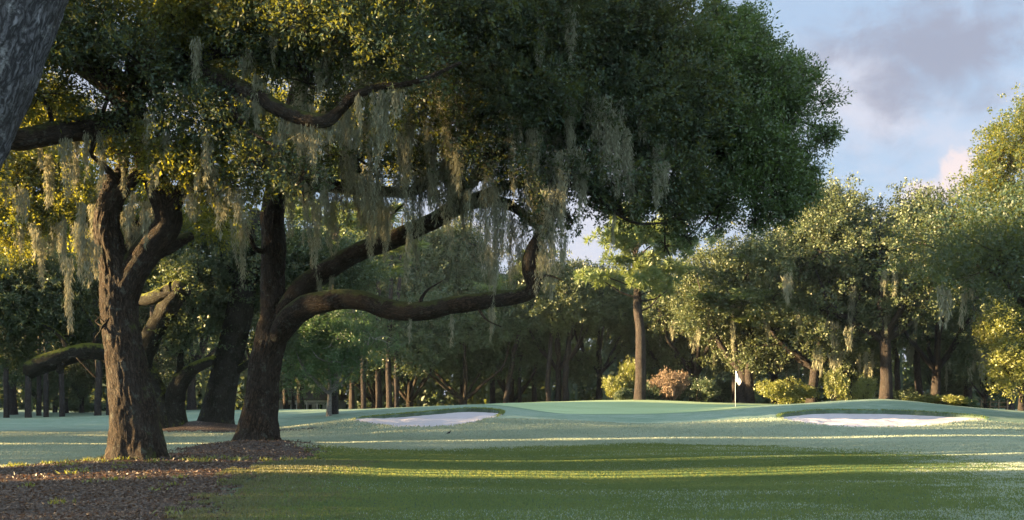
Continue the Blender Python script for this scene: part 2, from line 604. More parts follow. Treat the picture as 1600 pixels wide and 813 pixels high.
def sand_material():
    m, nt = newmat('sand')
    k = NT(nt)
    o = k.obj()
    n1 = k.noise(k.scale(o, (.5, 1, 1)), 1.5, 5, .7)
    rake = k.n('ShaderNodeTexWave', wave_type='BANDS', bands_direction='X')
    k.l(k.scale(o, (1, .25, 1)), rake.inputs[0])
    rake.inputs['Scale'].default_value = 5
    rake.inputs['Distortion'].default_value = 5
    c = k.mix(n1, (.31, .29, .315), (.40, .375, .405))
    c = k.mix(k.ramp(k.noise(o, 30, 3, .8), .62, .8), c, (.42, .38, .36))
    k.out(k.bsdf(c, .95, .1, k.math('ADD', k.math('MULTIPLY', rake.outputs['Fac'], .35), k.noise(o, 14, 4, .7)), .6, .03))
    return m


M['sand'] = sand_material()
for k_, b in BP.items():
    sx = np.arange(b[:, 0].min() - .4, b[:, 0].max() + .4, .11)
    sy = np.arange(b[:, 1].min() - .4, b[:, 1].max() + .4, .11)
    X, Y = np.meshgrid(sx, sy)
    x, y = X.ravel(), Y.ravel()
    sd = sdist(b, x, y)
    z = base_z(x, y)
    # front and back edge of the outline above every x
    yf, yb = np.full(len(x), 1e9), np.full(len(x), -1e9)
    for xv, yv in b:
        w = np.abs(x - xv) < .8
        yf[w] = np.minimum(yf[w], yv)
        yb[w] = np.maximum(yb[w], yv)
    t = np.clip((y - yf) / np.maximum(yb - yf, .5), 0, 1)
    dep = .03 + .13 * sstep(.45, 1, t) + .12 * np.sin(np.pi * t) * sstep(0, 1.5, sd)
    dep = np.where(sd < 0, np.maximum(dep, .03 - sd * .5), dep)
    z = z - dep + (fbm(np.stack([x, y, x * 0], 1) * 1.3, 3) - .5) * .22 * sstep(0, .6, sd)
    nx_ = len(sx)
    i = (np.arange(len(sy) - 1)[:, None] * nx_ + np.arange(nx_ - 1)[None]).ravel()
    f = np.stack([i, i + 1, i + nx_ + 1, i + nx_], 1)
    f = f[(sd[f] > -.3).all(1)]
    used = np.unique(f)
    rm = np.full(len(x), -1)
    rm[used] = np.arange(len(used))
    o = link('bunker_sand', raw_mesh('bunker_sand', np.stack([x, y, z], 1)[used], rm[f], M['sand'], None, True))
    o['kind'] = 'structure'


gl = np.random.default_rng(77)
pts = []
for b in BP.values():
    n = 16000
    x = gl.uniform(b[:, 0].min() - .5, b[:, 0].max() + .5, n * 4)
    y = gl.uniform(b[:, 1].min() - .5, b[:, 1].max() + .5, n * 4)
    sd = sdist(b, x, y)
    back = sstep(b[:, 1].mean() - 1.2, b[:, 1].mean() + 1.2, y)
    ok = (sd > -.14) & (sd < .10) & (gl.random(len(x)) < .1 + .6 * back)
    x, y = x[ok], y[ok]
    pts.append(np.stack([x, y, base_z(x, y) + .03 * back[ok] - .01], 1))
    hts = None
LIP = np.concatenate(pts)


def gz1(x, y):
    return float(terrain_z(np.array([x]), np.array([y]))[0])


# ------------------------------------------------------------------ grass blades and litter
def scatter(n, x0, x1, y0, y1, g, p=1.6):
    y = y0 + (y1 - y0) * g.random(n) ** p
    s = y / y1
    x = (g.random(n) * 1.16 - .58) * y
    return x, y


g = np.random.default_rng(21)
x, y = scatter(700000, 0, 0, 12.5, 50, g, 1.25)
xb, yb_ = scatter(420000, 0, 0, 20.5, 28.5, g, 1.0)
x, y = np.concatenate([x, xb]), np.concatenate([y, yb_])
mu_, dk_, gr_ = masks(x, y)
q = np.stack([x, y, x * 0], 1)
n1 = fbm(q * 3.0, 2)
n2 = fbm(q * .35, 2)
muj = mu_ + (n1 - .5) * 2.4
z = terrain_z(x, y)


def blades(name, sel, hh, ww, mat, label_kind='stuff'):
    p = np.stack([x, y, z - .005], 1)[sel]
    k = len(p)
    d = g.normal(size=(k, 3)) * .35
    d[:, 2] = 1
    s = (p[:, 1] / 20) ** .75
    a_ = g.random(k) * 6.283
    sd_ = np.stack([np.cos(a_), np.sin(a_), a_ * 0], 1) * (ww * s * (.35 + .3 * g.random(k)))[:, None]
    tp = norm(d) * (hh * s * (.8 + .4 * g.random(k)))[:, None]
    v = np.stack([p - sd_ * .7, p + sd_ * .7, p + tp + sd_, p + tp - sd_], 1).reshape(-1, 3)
    t = np.clip(g.random(k) * .8 + (n2[sel] - .5), 0, 1)
    o = link(name, raw_mesh(name, v, quads(k), M[mat], {'tint': np.repeat(t, 4)}))
    o['kind'] = 'stuff'


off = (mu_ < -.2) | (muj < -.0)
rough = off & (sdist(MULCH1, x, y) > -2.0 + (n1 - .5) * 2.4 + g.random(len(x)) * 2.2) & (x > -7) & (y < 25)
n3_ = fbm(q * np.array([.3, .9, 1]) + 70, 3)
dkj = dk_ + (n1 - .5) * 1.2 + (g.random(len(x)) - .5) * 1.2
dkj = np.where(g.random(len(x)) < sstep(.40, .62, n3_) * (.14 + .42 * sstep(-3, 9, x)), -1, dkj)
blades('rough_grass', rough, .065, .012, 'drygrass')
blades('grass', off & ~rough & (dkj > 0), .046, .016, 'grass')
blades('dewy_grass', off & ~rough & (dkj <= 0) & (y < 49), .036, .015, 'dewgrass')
# tufts and fallen leaves on the mulch
gl = np.random.default_rng(5)
n = 70000
x, y = scatter(n, 0, 0, 12.5, 34, gl, 1.2)
x = np.where(x > 0, -x, x)
mu_, dk_, gr_ = masks(x, y)
sel = mu_ > -.4
x, y = x[sel], y[sel]
p = np.stack([x, y, terrain_z(x, y) + .012], 1)
d = gl.normal(size=p.shape)
d[:, 2] *= .35
sz = .05 * (y / 20) ** .6 * (.4 + gl.random(len(p)))
v = leaf_quads(p, d, sz * 1.3, sz * .5, gl)
M['litter'] = leaf_mat('fallen_leaves', (.020, .013, .010), (.125, .080, .050), (.14, .07, .03), .2, .05, .5)
o = link('leaf_litter', raw_mesh('leaf_litter', v, quads(len(p)), M['litter'], {'tint': np.repeat(gl.random(len(p)) ** 2.2, 4)}))
o['kind'] = 'stuff'
# little weeds on the mulch
cs = []
for t in range(95):
    yy = 14 + 12 * gl.random() if t < 28 else 24.2 + 2.2 * gl.random()
    xx = -(yy * .5) + gl.random() * yy * .33
    if sdist(MULCH1, np.array([xx]), np.array([yy]))[0] < 0:
        continue
    k = gl.integers(8, 30)
    cs.append(np.stack([xx + gl.normal(size=k) * .10, yy + gl.normal(size=k) * .08, np.full(k, gz1(xx, yy))], 1))
p = np.concatenate(cs)
d = gl.normal(size=p.shape) * .6
d[:, 2] = 1
v = leaf_quads(p, d, .05 + .09 * gl.random(len(p)), .02 + .015 * gl.random(len(p)), gl)
o = link('weeds', raw_mesh('weeds', v, quads(len(p)), M['leaf_yellow'], {'tint': np.repeat(gl.random(len(p)) * .7, 4)}))
o['kind'] = 'stuff'


d = gl.normal(size=LIP.shape) * .5
d[:, 2] = 1
d[:, 1] -= .4
v = leaf_quads(LIP, d, .07 + .08 * gl.random(len(LIP)), .02 + .02 * gl.random(len(LIP)), gl, 0)
o = link('lip_grass', raw_mesh('lip_grass', v, quads(len(LIP)), M['grass'], {'tint': np.repeat(gl.random(len(LIP)), 4)}))
o['kind'] = 'stuff'


# ------------------------------------------------------------------ foliage
def spray_leaves(C, A, k, L, W, g, spread=.16, slen=.35):
    """k leaves round each spray axis"""
    n = len(C)
    t = g.random((n, k, 1))
    base = C[:, None] + A[:, None] * t * slen + g.normal(size=(n, k, 3)) * spread * .5
    d = A[:, None] * .7 + g.normal(size=(n, k, 3)) * .6
    p = base.reshape(-1, 3)
    d = d.reshape(-1, 3)
    m = len(p)
    return leaf_quads(p, d, L * (.6 + .7 * g.random(m)), W * (.6 + .7 * g.random(m)), g)


def clump_points(cl, n, g, thr=.45, fr=.55, shell=.45, seed=0.0):
    """cl: rows cx cy cz rx ry rz weight. returns centres, outward axes"""
    cl = np.asarray(cl, float)
    w = cl[:, 6] * (cl[:, 3] * cl[:, 4] * cl[:, 5]) ** .75
    idx = g.choice(len(cl), size=int(n * 2.6), p=w / w.sum())
    u = norm(g.normal(size=(len(idx), 3)))
    r = g.random(len(idx)) ** shell
    r = r * (1 + .25 * g.normal(size=len(r)) * (r > .8))
    rad = cl[idx, 3:6]
    C = cl[idx, :3] + u * r[:, None] * rad
    nz = fbm(C * fr + seed, 3)
    keep = nz + g.random(len(C)) * .08 > thr
    C, u = C[keep][:n], u[keep][:n]
    A = norm(u + np.array([0, 0, .15]) + g.normal(size=u.shape) * .5)
    return C, A


def crown_meshes(cl, n, k, L, W, g, mat, thr=.45, fr=.55, spread=.16, slen=.35, seed=0.0, shell=.45, twig_r=.006, name='crown'):
    C, A = clump_points(cl, n, g, thr, fr, shell, seed)
    v = spray_leaves(C, A, k, L, W, g, spread, slen)
    t = np.repeat(np.clip(fbm(C * .8 + 31, 2) * 1.1 - .1 + g.normal(size=len(C)) * .12, 0, 1), k)
    t = np.clip(t + g.normal(size=len(t)) * .15, 0, 1)
    lm = raw_mesh(name, v, quads(len(v) // 4), mat, {'tint': np.repeat(t, 4)})
    # twig under each spray (slender spindle)
    v2 = leaf_quads(C - A * slen * .9, A, slen * 2, twig_r * 2.2, g, 0)
    return lm, v2


def moss_strands(buf, top, length, width, g, dens=1.0):
    """one hanging drape of Spanish moss; thin curling slivers along wavy strands"""
    length *= 1.2
    ns = max(3, int(10 * dens * (width / .35) ** .7))
    for s in range(ns):
        off = g.normal(size=2) * width * .32
        ln = length * (.35 + .65 * g.random() ** .7) * (1 - .45 * min(1, np.hypot(*off) / width))
        m = max(8, int(ln * 80 * dens))
        t = np.sort(g.random(m))
        wv = np.stack([np.sin(t * 5 + g.random() * 6) * .03 * ln, np.cos(t * 4 + g.random() * 6) * .03 * ln], 1)
        taper = (1 - t) ** .5
        r = width * (.11 * taper + .02)
        p = np.stack([top[0] + off[0] * (.55 + .45 * taper) + wv[:, 0] + g.normal(size=m) * r,
                      top[1] + off[1] * (.55 + .45 * taper) + wv[:, 1] + g.normal(size=m) * r,
                      top[2] - t * ln + g.normal(size=m) * .02], 1)
        d = g.normal(size=(m, 3)) * .33
        d[:, 2] = -1
        buf.append(leaf_quads(p, d, .09 + .12 * g.random(m), .012 + .010 * g.random(m), g, .1))


def moss_mesh(buf, g, name='hanging_moss'):
    v = np.concatenate(buf)
    n = len(v) // 4
    return raw_mesh(name, v, quads(n), M['moss_hang'], {'tint': np.repeat(g.random(n), 4)})


def pxclump(px, py, Y, rx, ry, rd, w=1.0):
    c = P(px, py, Y)
    return [*c, rx / F * Y, rd, ry / F * Y, w]


def pxlimb(pts):
    """rows px, py, Y, width px -> points, radii"""
    p = np.array([P(a, b, c) for a, b, c, d in pts])
    r = np.array([d / 2 / F * c for a, b, c, d in pts])
    return p, r


def branchwork(cl, limbs, g, root, twigs, mat, nsub=7, r0=.055, extra=None):
    """branches from the nearest limb to every clump, forks inside the clump"""
    b = Buf()
    L = np.vstack(limbs)
    for row in cl:
        c = np.array(row[:3])
        rad = np.array(row[3:6])
        i = np.argmin(np.linalg.norm(L - c, axis=1) + np.abs(L[:, 2] - (c[2] - 1.5)) * .3)
        a = L[i]
        mid = (a + c) / 2 + g.normal(size=3) * .12 * np.linalg.norm(c - a) + np.array([0, 0, .12 * np.linalg.norm(c - a)])
        if np.linalg.norm(c - a) > .8:
            tube(b, [a, mid, c], [r0 * 1.4, r0, r0 * .6], 6, .45, .1, .12)
        for s in range(nsub):
            u = norm(g.normal(size=3) + np.array([0, 0, .2]))
            e = c + u * rad * (.75 + .35 * g.random())
            m2 = c + u * rad * .45 + g.normal(size=3) * .18
            tube(b, [c, m2, e], [r0 * .5, r0 * .3, .008], 4, .5, .05, .1)
    if twigs is not None and len(twigs):
        n = len(twigs) // 4
        b.add(twigs, quads(n), np.repeat(g.random((n, 1)), 4, 0).repeat(3, 1))
    if extra is not None:
        extra(b)
    o = b.mesh('branches', mat)
    o.transform(__import__('mathutils').Matrix.Translation([-float(t) for t in root.location]))
    o = link('branchwork', o, root)
    o['kind'] = 'stuff'
    return o


def localize(me, root):
    me.transform(__import__('mathutils').Matrix.Translation([-float(t) for t in root.location]))
    return me


def hero_tree(label, base, trunk_rows, limbs_rows, cl, n, k, L, W, g, leafmat, barkmat, mossl=None, cat='tree', **kw):
    root = thing('oak_tree', label, cat, base)
    paths = []
    for rows, flare in trunk_rows:
        b = Buf()
        p, r = pxlimb(rows)
        fine = p[0][1] < 40
        c, _ = tube(b, p, r, 132 if fine else 40, .045 if fine else .1, .07, .0, flare, furrow=.035 if fine else 0)
        paths.append(c)
        link('trunk', localize(b.mesh('trunk', barkmat, True), root), root)
    for rows in limbs_rows:
        b = Buf()
        p, r = pxlimb(rows)
        c, _ = tube(b, p, r, 32, .08, .12, .08, furrow=.012 if r[0] > .2 else 0)
        paths.append(c)
        link('limb', localize(b.mesh('limb', barkmat, True), root), root)
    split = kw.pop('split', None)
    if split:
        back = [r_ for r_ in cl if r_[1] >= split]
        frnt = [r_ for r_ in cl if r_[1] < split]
        lm, tw0 = crown_meshes(back, n // 2, k, L, W, g, M['leaf_sun_tint'], **kw)  # back clumps get leaves tinted for sunlight, front ones stay dark
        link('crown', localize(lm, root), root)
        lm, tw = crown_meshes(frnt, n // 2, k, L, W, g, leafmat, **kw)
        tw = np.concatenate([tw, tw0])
    else:
        lm, tw = crown_meshes(cl, n, k, L, W, g, leafmat, **kw)
    link('crown', localize(lm, root), root)
    branchwork(cl, [c[len(c) // 3:] for c in paths], g, root, tw, barkmat)
    if mossl is not None and len(mossl):
        buf = []
        for t in mossl:
            moss_strands(buf, t[:3], t[3], t[4], g)
        m_ = link('hanging_moss', localize(moss_mesh(buf, g), root), root)
        m_['kind'] = 'stuff'
    return root


def rand_moss(g, n, x0, x1, y0, y1, Y0, Y1, lmin, lmax, wmin, wmax):
    out = []
    for i in range(n):
        px, py, Y = g.uniform(x0, x1), g.uniform(y0, y1), g.uniform(Y0, Y1)
        l = lmin + (lmax - lmin) * g.random() ** 1.8
        out.append([*P(px, py, Y), l / F * Y, g.uniform(wmin, wmax) / F * Y])
    return out


def pxmoss(rows):
    return [[*P(px, py, Y), l / F * Y, w / F * Y] for px, py, l, w, Y in rows]


# ---- the leaning trunk close to the camera
g = np.random.default_rng(11)
Lb = np.array([-6.6, 8.6, 0.0])
root = thing('oak_tree', 'pale grey furrowed trunk leaning in at the top left corner, nearest tree', 'tree', Lb)
b = Buf()
pts = [(-345, 925, 8.6, 230), (-280, 720, 8.7, 185), (-200, 500, 8.8, 178), (-105, 260, 9.0, 176), (-28, 80, 9.1, 176), (45, -110, 9.2, 172), (150, -330, 9.5, 160)]
p, r = pxlimb(pts)
p[0][2] = -.1
c0, _ = tube(b, p, r, 170, .03, .05, 0, .35, furrow=.022)
link('trunk', localize(b.mesh('trunk', M['bark_grey'], True), root), root)
for rows in ([(140, -310, 9.5, 110), (300, -420, 10.5, 80), (520, -480, 12, 60), (760, -520, 14, 40)], [(150, -330, 9.5, 110), (60, -560, 9, 80), (-150, -760, 8, 50)]):
    b = Buf()
    p, r = pxlimb(rows)
    c1, _ = tube(b, p, r, 20, .15, .09, .05)
    link('limb', localize(b.mesh('limb', M['bark_grey'], True), root), root)
cl = [pxclump(250, -520, 10, 260, 120, 2.2), pxclump(620, -560, 13, 240, 110, 2.5), pxclump(-120, -780, 8, 260, 130, 2.2), pxclump(100, -640, 9, 200, 100, 2)]
lm, tw = crown_meshes(cl, 3500, 14, .11, .05, g, M['leaf_oak'], .42)
link('crown', localize(lm, root), root)
branchwork(cl, [c0[-20:], c1], g, root, tw, M['bark_grey'], 5)

# ---- tree A, the left oak
g = np.random.default_rng(12)
A0 = P(210, 719, 25.6)
trA = [([(212, 735, 25.6, 84), (213, 712, 25.6, 72), (208, 640, 25.6, 66), (196, 560, 25.6, 60), (186, 490, 25.6, 54), (184, 435, 25.6, 52), (172, 385, 25.5, 44), (167, 340, 25.4, 38), (178, 300, 25.4, 36), (181, 276, 25.4, 32)], .62)]
lbA = [[(192, 470, 25.6, 44), (208, 425, 25.6, 46), (238, 385, 25.6, 44), (262, 345, 25.6, 42), (250, 300, 25.6, 40), (232, 262, 25.5, 36), (222, 215, 25.4, 36), (205, 165, 25.2, 44), (170, 120, 25, 48), (120, 85, 24.6, 46), (75, 40, 24.2, 42), (30, -60, 23.5, 32)],
       [(240, 398, 25.7, 24), (272, 380, 26.2, 20), (296, 368, 26.8, 15)],
       [(255, 345, 25.6, 28), (275, 312, 25.4, 22), (290, 280, 25.2, 18), (330, 230, 25, 14), (380, 170, 24.6, 10)],
       [(182, 282, 25.4, 22), (192, 250, 25.5, 15), (180, 215, 25.7, 12), (150, 170, 26, 8)], [(184, 290, 25.3, 16), (165, 262, 25, 10), (140, 240, 24.6, 6)],
       [(180, 315, 25.3, 22), (205, 282, 25.1, 18), (240, 258, 24.9, 15), (300, 240, 24.5, 10), (360, 238, 24.2, 7)],
       [(222, 195, 25.3, 38), (185, 190, 25, 36), (130, 200, 24.4, 37), (70, 208, 23.8, 35), (10, 214, 23.2, 33), (-120, 190, 22.5, 26), (-260, 150, 22, 18)],
       [(200, 160, 25.2, 40), (245, 118, 24.6, 34), (300, 112, 24, 31), (350, 128, 23.5, 28), (400, 150, 23, 25), (450, 178, 22.6, 24), (505, 190, 22.3, 22), (532, 170, 22.2, 18), (552, 148, 22, 16), (590, 136, 22, 13), (640, 130, 21.8, 9), (720, 100, 21.6, 6)],
       [(230, 140, 24.8, 26), (330, 85, 24, 22), (420, 92, 23.6, 19), (510, 98, 23.3, 16), (600, 70, 23, 12)],
       [(200, 130, 25, 26), (260, 40, 25, 22), (330, -40, 25, 18), (430, -140, 25, 12)],
       [(150, 590, 25.5, 3), (120, 560, 25.3, 2)],
       [(300, 110, 24, 14), (350, 150, 23.2, 10), (385, 200, 22.8, 8), (440, 235, 22.6, 6)],
       [(330, 10, 24.6, 20), (380, 45, 24, 17), (430, 95, 23.6, 13), (480, 110, 23.2, 9)]]
clA = []
for row in [(40, 20, 24, 90, 70, 2, .8), (130, 60, 23.5, 80, 60, 2.2, 1), (170, 150, 23.6, 70, 50, 1.8, .9), (230, 110, 23.5, 70, 50, 1.8, 1), (280, 40, 24, 90, 60, 2.3, 1), (380, 20, 24, 100, 60, 2.5, 1),
            (60, 150, 24, 60, 40, 1.6, .5), (330, 190, 23.6, 70, 45, 1.8, .6), (430, 60, 23.5, 90, 60, 2, .7), (520, 60, 23, 90, 60, 2.5, .9), (480, 130, 23, 60, 30, 1.5, .4), (600, 90, 22.6, 90, 60, 2, .8),
            (300, 260, 24, 60, 40, 1.6, .8), (350, 290, 24, 60, 35, 1.6, .7), (250, 230, 24.2, 50, 40, 1.5, .6), (-120, 120, 22.5, 110, 70, 2.5, 1), (-200, 0, 22.5, 140, 120, 3, 1), (-60, 260, 23.5, 60, 60, 1.6, .4), 
            (100, -120, 24, 180, 110, 4, .8), (350, -140, 24, 180, 110, 4, .8), (620, -60, 23, 150, 90, 3, .8), (400, 255, 23, 60, 25, 1.2, .6), (470, 275, 22.6, 40, 15, .9, .5),
            (160, 510, 25.2, 12, 40, .4, .08), (190, 235, 25.6, 40, 26, 1.2, .7), (150, 215, 26, 40, 30, 1.4, .7)]:
    clA.append(pxclump(*row))
msA = pxmoss([(110, 215, 100, 14, 23.8), (135, 205, 70, 10, 24), (160, 205, 90, 12, 24.3), (107, 400, 115, 12, 24.6), (135, 370, 80, 26, 24.8), (125, 345, 60, 22, 24.6), (150, 380, 50, 20, 24.9), (98, 215, 40, 10, 23.6),
              (192, 240, 70, 9, 24.9), (30, 290, 60, 14, 24), (38, 295, 50, 10, 24), (62, 230, 30, 8, 24), (340, 255, 120, 34, 23.6), (300, 285, 60, 22, 24), (370, 290, 60, 24, 23.4), (240, 40, 50, 16, 23.2),
              (237, 10, 60, 20, 23), (440, 180, 70, 20, 22.8), (470, 190, 60, 22, 22.6), (490, 192, 80, 18, 22.4), (512, 190, 40, 14, 22.4), (385, 150, 50, 14, 23.1), (430, 20, 80, 14, 22.6), (520, 30, 70, 30, 22.5),
              (545, 70, 60, 22, 22.4), (500, 90, 60, 18, 22.6), (590, 140, 60, 18, 22), (620, 135, 50, 20, 22), (560, 145, 60, 14, 22), (240, 300, 60, 18, 25.8), (205, 330, 70, 20, 26), (215, 350, 60, 18, 26)])
msA += rand_moss(g, 40, 230, 640, 60, 270, 22.5, 24.5, 25, 95, 8, 22) + rand_moss(g, 22, 0, 230, 210, 360, 24, 27, 25, 90, 6, 14)
hero_tree('forked oak with bark lit gold down its left edge, left of the mulch mound', A0, trA, lbA, clA, 14500, 16, .115, .052, g, M['leaf_oak'], M['bark'], msA, thr=.44, fr=.8, seed=3.0, split=23.95)

# ---- tree B, the centre oak with the long low limb
g = np.random.default_rng(13)
B0 = P(400, 692, 32)
trB = [([(402, 703, 32, 66), (402, 685, 32, 58), (408, 630, 32, 50), (414, 570, 32, 48), (425, 520, 32, 48), (430, 490, 32, 42), (426, 440, 32, 38), (428, 385, 32, 38), (426, 338, 32, 36), (432, 290, 32, 32), (446, 220, 31.8, 28), (470, 130, 31.5, 24), (510, 30, 31, 20), (560, -90, 30.5, 15)], .5)]
lbB = [[(424, 545, 32, 34), (442, 500, 31.9, 40), (472, 455, 31.8, 36), (510, 422, 31.6, 33), (560, 393, 31.4, 31), (620, 371, 31, 29), (680, 345, 30.6, 27), (728, 318, 30.3, 24), (770, 315, 30, 19), (805, 325, 29.8, 15), (838, 352, 29.6, 11), (860, 380, 29.4, 7)],
       [(430, 530, 31.9, 34), (462, 492, 31.2, 38), (500, 474, 30.6, 35), (555, 468, 30, 31), (610, 482, 29.5, 31), (660, 488, 29, 30), (712, 478, 28.6, 27), (765, 470, 28.3, 25), (812, 464, 28.1, 24), (833, 450, 28, 22), (826, 418, 28, 22), (834, 388, 28, 20), (856, 352, 28, 17), (880, 300, 28, 14), (905, 230, 28, 11)],
       [(690, 342, 30.5, 22), (735, 285, 30, 19), (790, 225, 29.6, 17), (860, 165, 29.4, 15), (950, 120, 29.5, 12), (1050, 90, 30, 9), (1140, 70, 31, 6)],
       [(735, 312, 30.2, 16), (820, 280, 30.2, 14), (920, 255, 30.4, 13), (1020, 250, 31, 11), (1120, 240, 31.6, 9), (1210, 215, 32, 6)],
       [(434, 300, 32, 22), (500, 292, 31, 19), (580, 298, 30, 17), (640, 300, 29.5, 16), (690, 265, 29.2, 13), (740, 200, 29, 10), (800, 120, 29, 8)],
       [(440, 240, 31.8, 20), (520, 170, 31.4, 18), (640, 110, 31, 16), (780, 40, 30.5, 13), (920, -30, 30.5, 10)],
       [(655, 478, 29, 7), (668, 455, 28.8, 4), (690, 440, 28.6, 2)], [(745, 478, 28.4, 6), (760, 500, 28.2, 3), (782, 512, 28, 2)], [(590, 385, 31.2, 8), (600, 350, 30.9, 5), (630, 320, 30.6, 3)], [(838, 440, 28, 8), (856, 430, 27.8, 4), (880, 438, 27.6, 2)],
       [(426, 395, 31.9, 8), (402, 392, 31.7, 8), (392, 372, 31.5, 6), (384, 352, 31.4, 4)],
       [(430, 290, 32, 20), (400, 200, 33, 17), (350, 110, 34, 13), (300, 30, 35, 9)],
       [(1020, 250, 31, 8), (1080, 270, 31, 6), (1150, 292, 31, 5), (1220, 280, 31, 3)],
       [(905, 235, 28.2, 9), (930, 300, 28.6, 7), (985, 345, 29, 5), (1040, 350, 29.4, 3)]]
clB = []
for row in [(860, 50, 29, 110, 90, 3, 1.2), (950, 60, 30, 110, 90, 3, 1.2), (1025, 75, 31, 72, 66, 3, 1.2), (780, 60, 28.5, 100, 90, 3, 1), (700, 60, 29, 100, 80, 3, 1), (620, 40, 30, 100, 70, 3, .9),
            (1000, 170, 30, 95, 75, 2.6, 1.2), (920, 190, 29.5, 90, 70, 2.4, 1.2), (840, 170, 28.6, 80, 70, 2.3, 1.1), (780, 150, 28, 60, 60, 2, .9), (1080, 180, 31, 70, 70, 2.4, 1.1),
            (900, 285, 29, 60, 50, 1.8, 1), (970, 290, 29.5, 70, 50, 2, 1), (1045, 285, 30.5, 70, 55, 2, 1), (830, 270, 28.4, 50, 45, 1.6, .8), (760, 240, 28.3, 55, 45, 1.6, .6),
            (720, 190, 28.2, 50, 50, 1.6, .5), (660, 150, 28.6, 60, 50, 1.8, .5), (1055, 340, 30, 30, 24, 1.0, .4), (975, 335, 29.2, 40, 16, 1.0, .4), (895, 345, 28.6, 26, 20, .9, .4),
            (560, 250, 29.4, 70, 35, 1.6, .28), (640, 260, 29.4, 70, 40, 1.6, .35), (480, 265, 30.5, 60, 35, 1.6, .5), (430, 240, 31, 60, 50, 2, .6), (700, 300, 30, 40, 25, 1, .25),
            (780, -80, 29, 220, 90, 5, 1), (950, -60, 30, 110, 70, 4, 1), (560, -90, 30, 200, 100, 5, 1), (350, 60, 34, 120, 80, 3.5, .7), (450, 20, 33, 110, 80, 3.5, .7),
            (850, 330, 28.3, 30, 40, .9, .6), (560, 110, 31, 80, 60, 2.5, .5)]:
    clB.append(pxclump(*row))
msB = pxmoss([(585, 285, 120, 32, 29), (600, 300, 90, 24, 28.8), (700, 240, 140, 26, 28.6), (765, 250, 220, 26, 28), (772, 290, 150, 20, 28), (850, 290, 190, 34, 27.8), (862, 300, 170, 30, 27.9), (840, 260, 120, 26, 28), (905, 230, 110, 16, 27.8),
              (912, 250, 90, 10, 27.8), (945, 150, 130, 36, 28), (965, 170, 130, 28, 28), (980, 200, 90, 18, 28.1), (1027, 225, 85, 12, 28.6), (483, 250, 165, 16, 30), (380, 330, 110, 20, 31), (655, 265, 110, 18, 29),
              (520, 295, 110, 22, 30), (540, 300, 60, 18, 30), (562, 270, 85, 14, 29.6), (640, 300, 80, 16, 29.5), (682, 280, 70, 10, 29), (735, 260, 90, 20, 28.6), (800, 330, 120, 12, 29), (768, 470, 60, 8, 28.3),
              (706, 478, 60, 5, 28.6), (640, 470, 60, 5, 29), (500, 420, 55, 9, 31.4), (515, 420, 40, 9, 31.4), (890, 150, 90, 20, 27.8), (842, 10, 90, 12, 27), (890, 10, 90, 18, 27), (700, 110, 130, 30, 27.8), (690, 60, 90, 24, 27.8),
              (720, 130, 100, 22, 27.8), (800, 180, 130, 18, 27.6), (830, 200, 120, 20, 27.6), (815, 340, 90, 20, 28.6), (650, 360, 60, 12, 30.8), (1000, 260, 60, 14, 29), (880, 360, 60, 10, 28.2), (960, 330, 60, 5, 28.8)])
msB += rand_moss(g, 95, 450, 900, 90, 330, 27.6, 30.5, 50, 150, 8, 22) + rand_moss(g, 25, 860, 1060, 150, 310, 28, 29.5, 20, 90, 6, 18)
tB = hero_tree('broad oak on a mulch mound with a long low limb and grey hanging moss', B0, trB, lbB, clB, 27000, 16, .125, .056, g, M['leaf_oak'], M['bark'], msB, thr=.435, fr=.7, seed=9.0)

